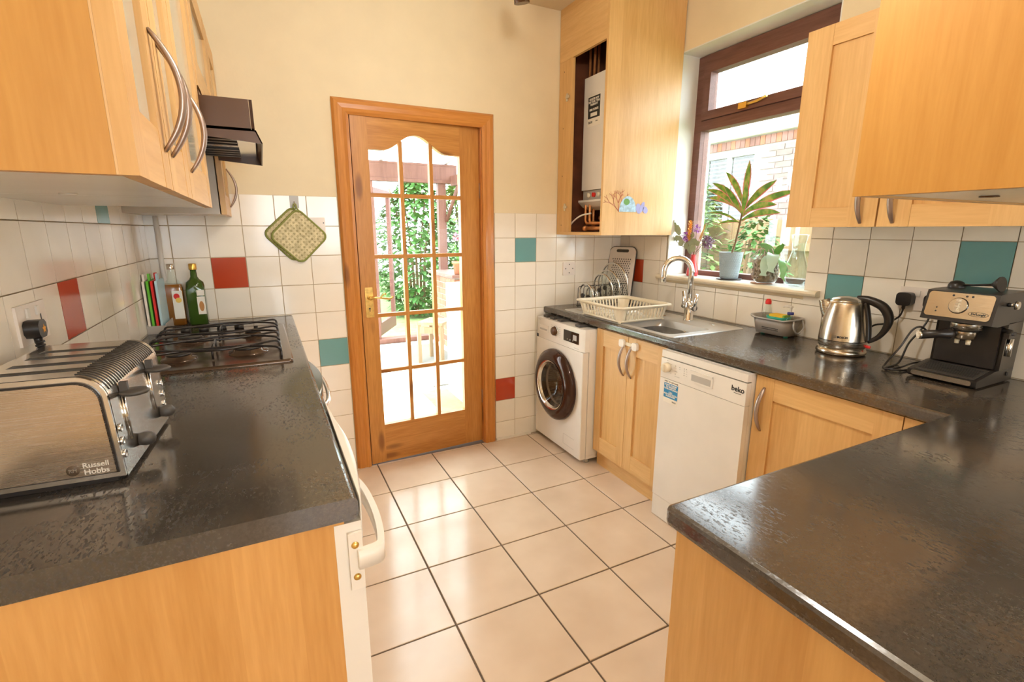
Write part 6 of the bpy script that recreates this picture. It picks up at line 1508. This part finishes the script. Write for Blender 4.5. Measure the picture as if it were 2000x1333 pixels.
hl = plain('light hedge leaf', (.17, .28, .08), .6, var=.3, vscale=3)
foliage('shrub', 'dense dark green shrub seen through the left panes of the pine door', 3.0, 6.2, .8, .8, -.1, 2.3, 2600, hedge_m, .16)
foliage('shrub', 'light green shrub seen through the middle panes of the pine door', 4.2, 6.8, .9, .8, -.1, 2.4, 2600, hl, .16)
foliage('shrub', 'tall leafy shrub seen through the right panes of the pine door', 5.3, 7.6, 1.0, .8, -.1, 2.9, 2600, hedge_m, .17)
foliage('shrub', 'pale loose shrub in front of the garden fence outside the window', 4.7, 1.35, .35, .5, .1, 2.1, 1500, hl, .10)
foliage('shrub', 'low green shrub behind the orchid outside the window', 4.6, .35, .25, .4, .0, 1.5, 700, hedge_m, .09)
# garden fence
t = thing('garden_fence', 'pale timber board fence in the garden outside the kitchen window', 'fence', (5.0, .7, GZ))
for k in range(26):
    y = -1.2+.155*k; b = B(); box(b, 5.0+.012*(k % 2), y, GZ-.02, 5.02+.012*(k % 2), y+.148, 1.50+.012*sin(k*1.7)); obj('board', b, fencewood, t)
for z in (.3, 1.2): b = B(); box(b, 4.965, -1.2, z, 4.999, 2.8, z+.07); obj('rail', b, fencewood, t)
# neighbour's house
t = thing('neighbour_house', 'pale brick house with a white window and louvred blind beyond the fence', 'house', (7.0, 1.5, GZ))
b = B(); box(b, 6.54, -2.5, GZ-.02, 7.2, 1.93, 2.9); box(b, 6.54, 2.88, GZ-.02, 7.2, 5.5, 2.9); box(b, 6.54, 1.93, GZ-.02, 7.2, 2.88, 1.40); box(b, 6.54, 1.93, 2.46, 7.2, 2.88, 2.9); obj('wall', b, mortar, t)
for r_ in range(17):
    z = 1.30+.0735*r_
    for k in range(16):
        y = .55+.225*k-(.11 if r_ % 2 else 0)
        if z > 2.44: continue
        if y+.215 > 1.93 and y < 2.88: continue
        b = B(); box(b, 6.53, y, z, 6.5398, y+.215, z+.064); obj('brick', b, brick_pale, t)
for k in range(36):
    y = .45+.078*k; b = B(); box(b, 6.528, y, 2.50, 6.5396, y+.071, 2.61); obj('brick', b, brick_dk if k % 3 else brick_m, t)
b = B(); box(b, 6.44, -2.5, 2.625, 6.539, 5.5, 2.90); obj('fascia', b, upvc, t)
b = B(); prism(b, [(6.05, 2.90), (8.5, 4.0), (8.5, 4.08), (6.05, 2.97)], -2.5, 5.5, 'y'); obj('roof', b, plain('pale roof tiles', (.45, .40, .38), .8), t)
b = B()
for (y0_, z0_, y1_, z1_) in ((1.93, 1.40, 1.995, 2.46), (2.815, 1.40, 2.88, 2.46), (1.995, 2.40, 2.815, 2.46), (1.995, 1.40, 2.815, 1.46), (2.40, 1.46, 2.44, 2.40)): box(b, 6.535, y0_, z0_, 6.60, y1_, z1_)
wf = obj('window_frame', b, upvc, t)
b = B(); box(b, 6.575, 1.995, 1.46, 6.58, 2.815, 2.40); sub('pane', b, pane_m, wf)
b = B(); box(b, 6.75, 1.95, 1.41, 6.80, 2.87, 2.45); obj('unlit_room_panel', b, black_pl, t)  # black panel added as the shade of the room behind the blind
for k in range(16): b = B(); box(b, 6.60, 2.0, 1.50+.056*k, 6.63, 2.81, 1.515+.056*k); sub('blind_slat', b, blind_m, wf)
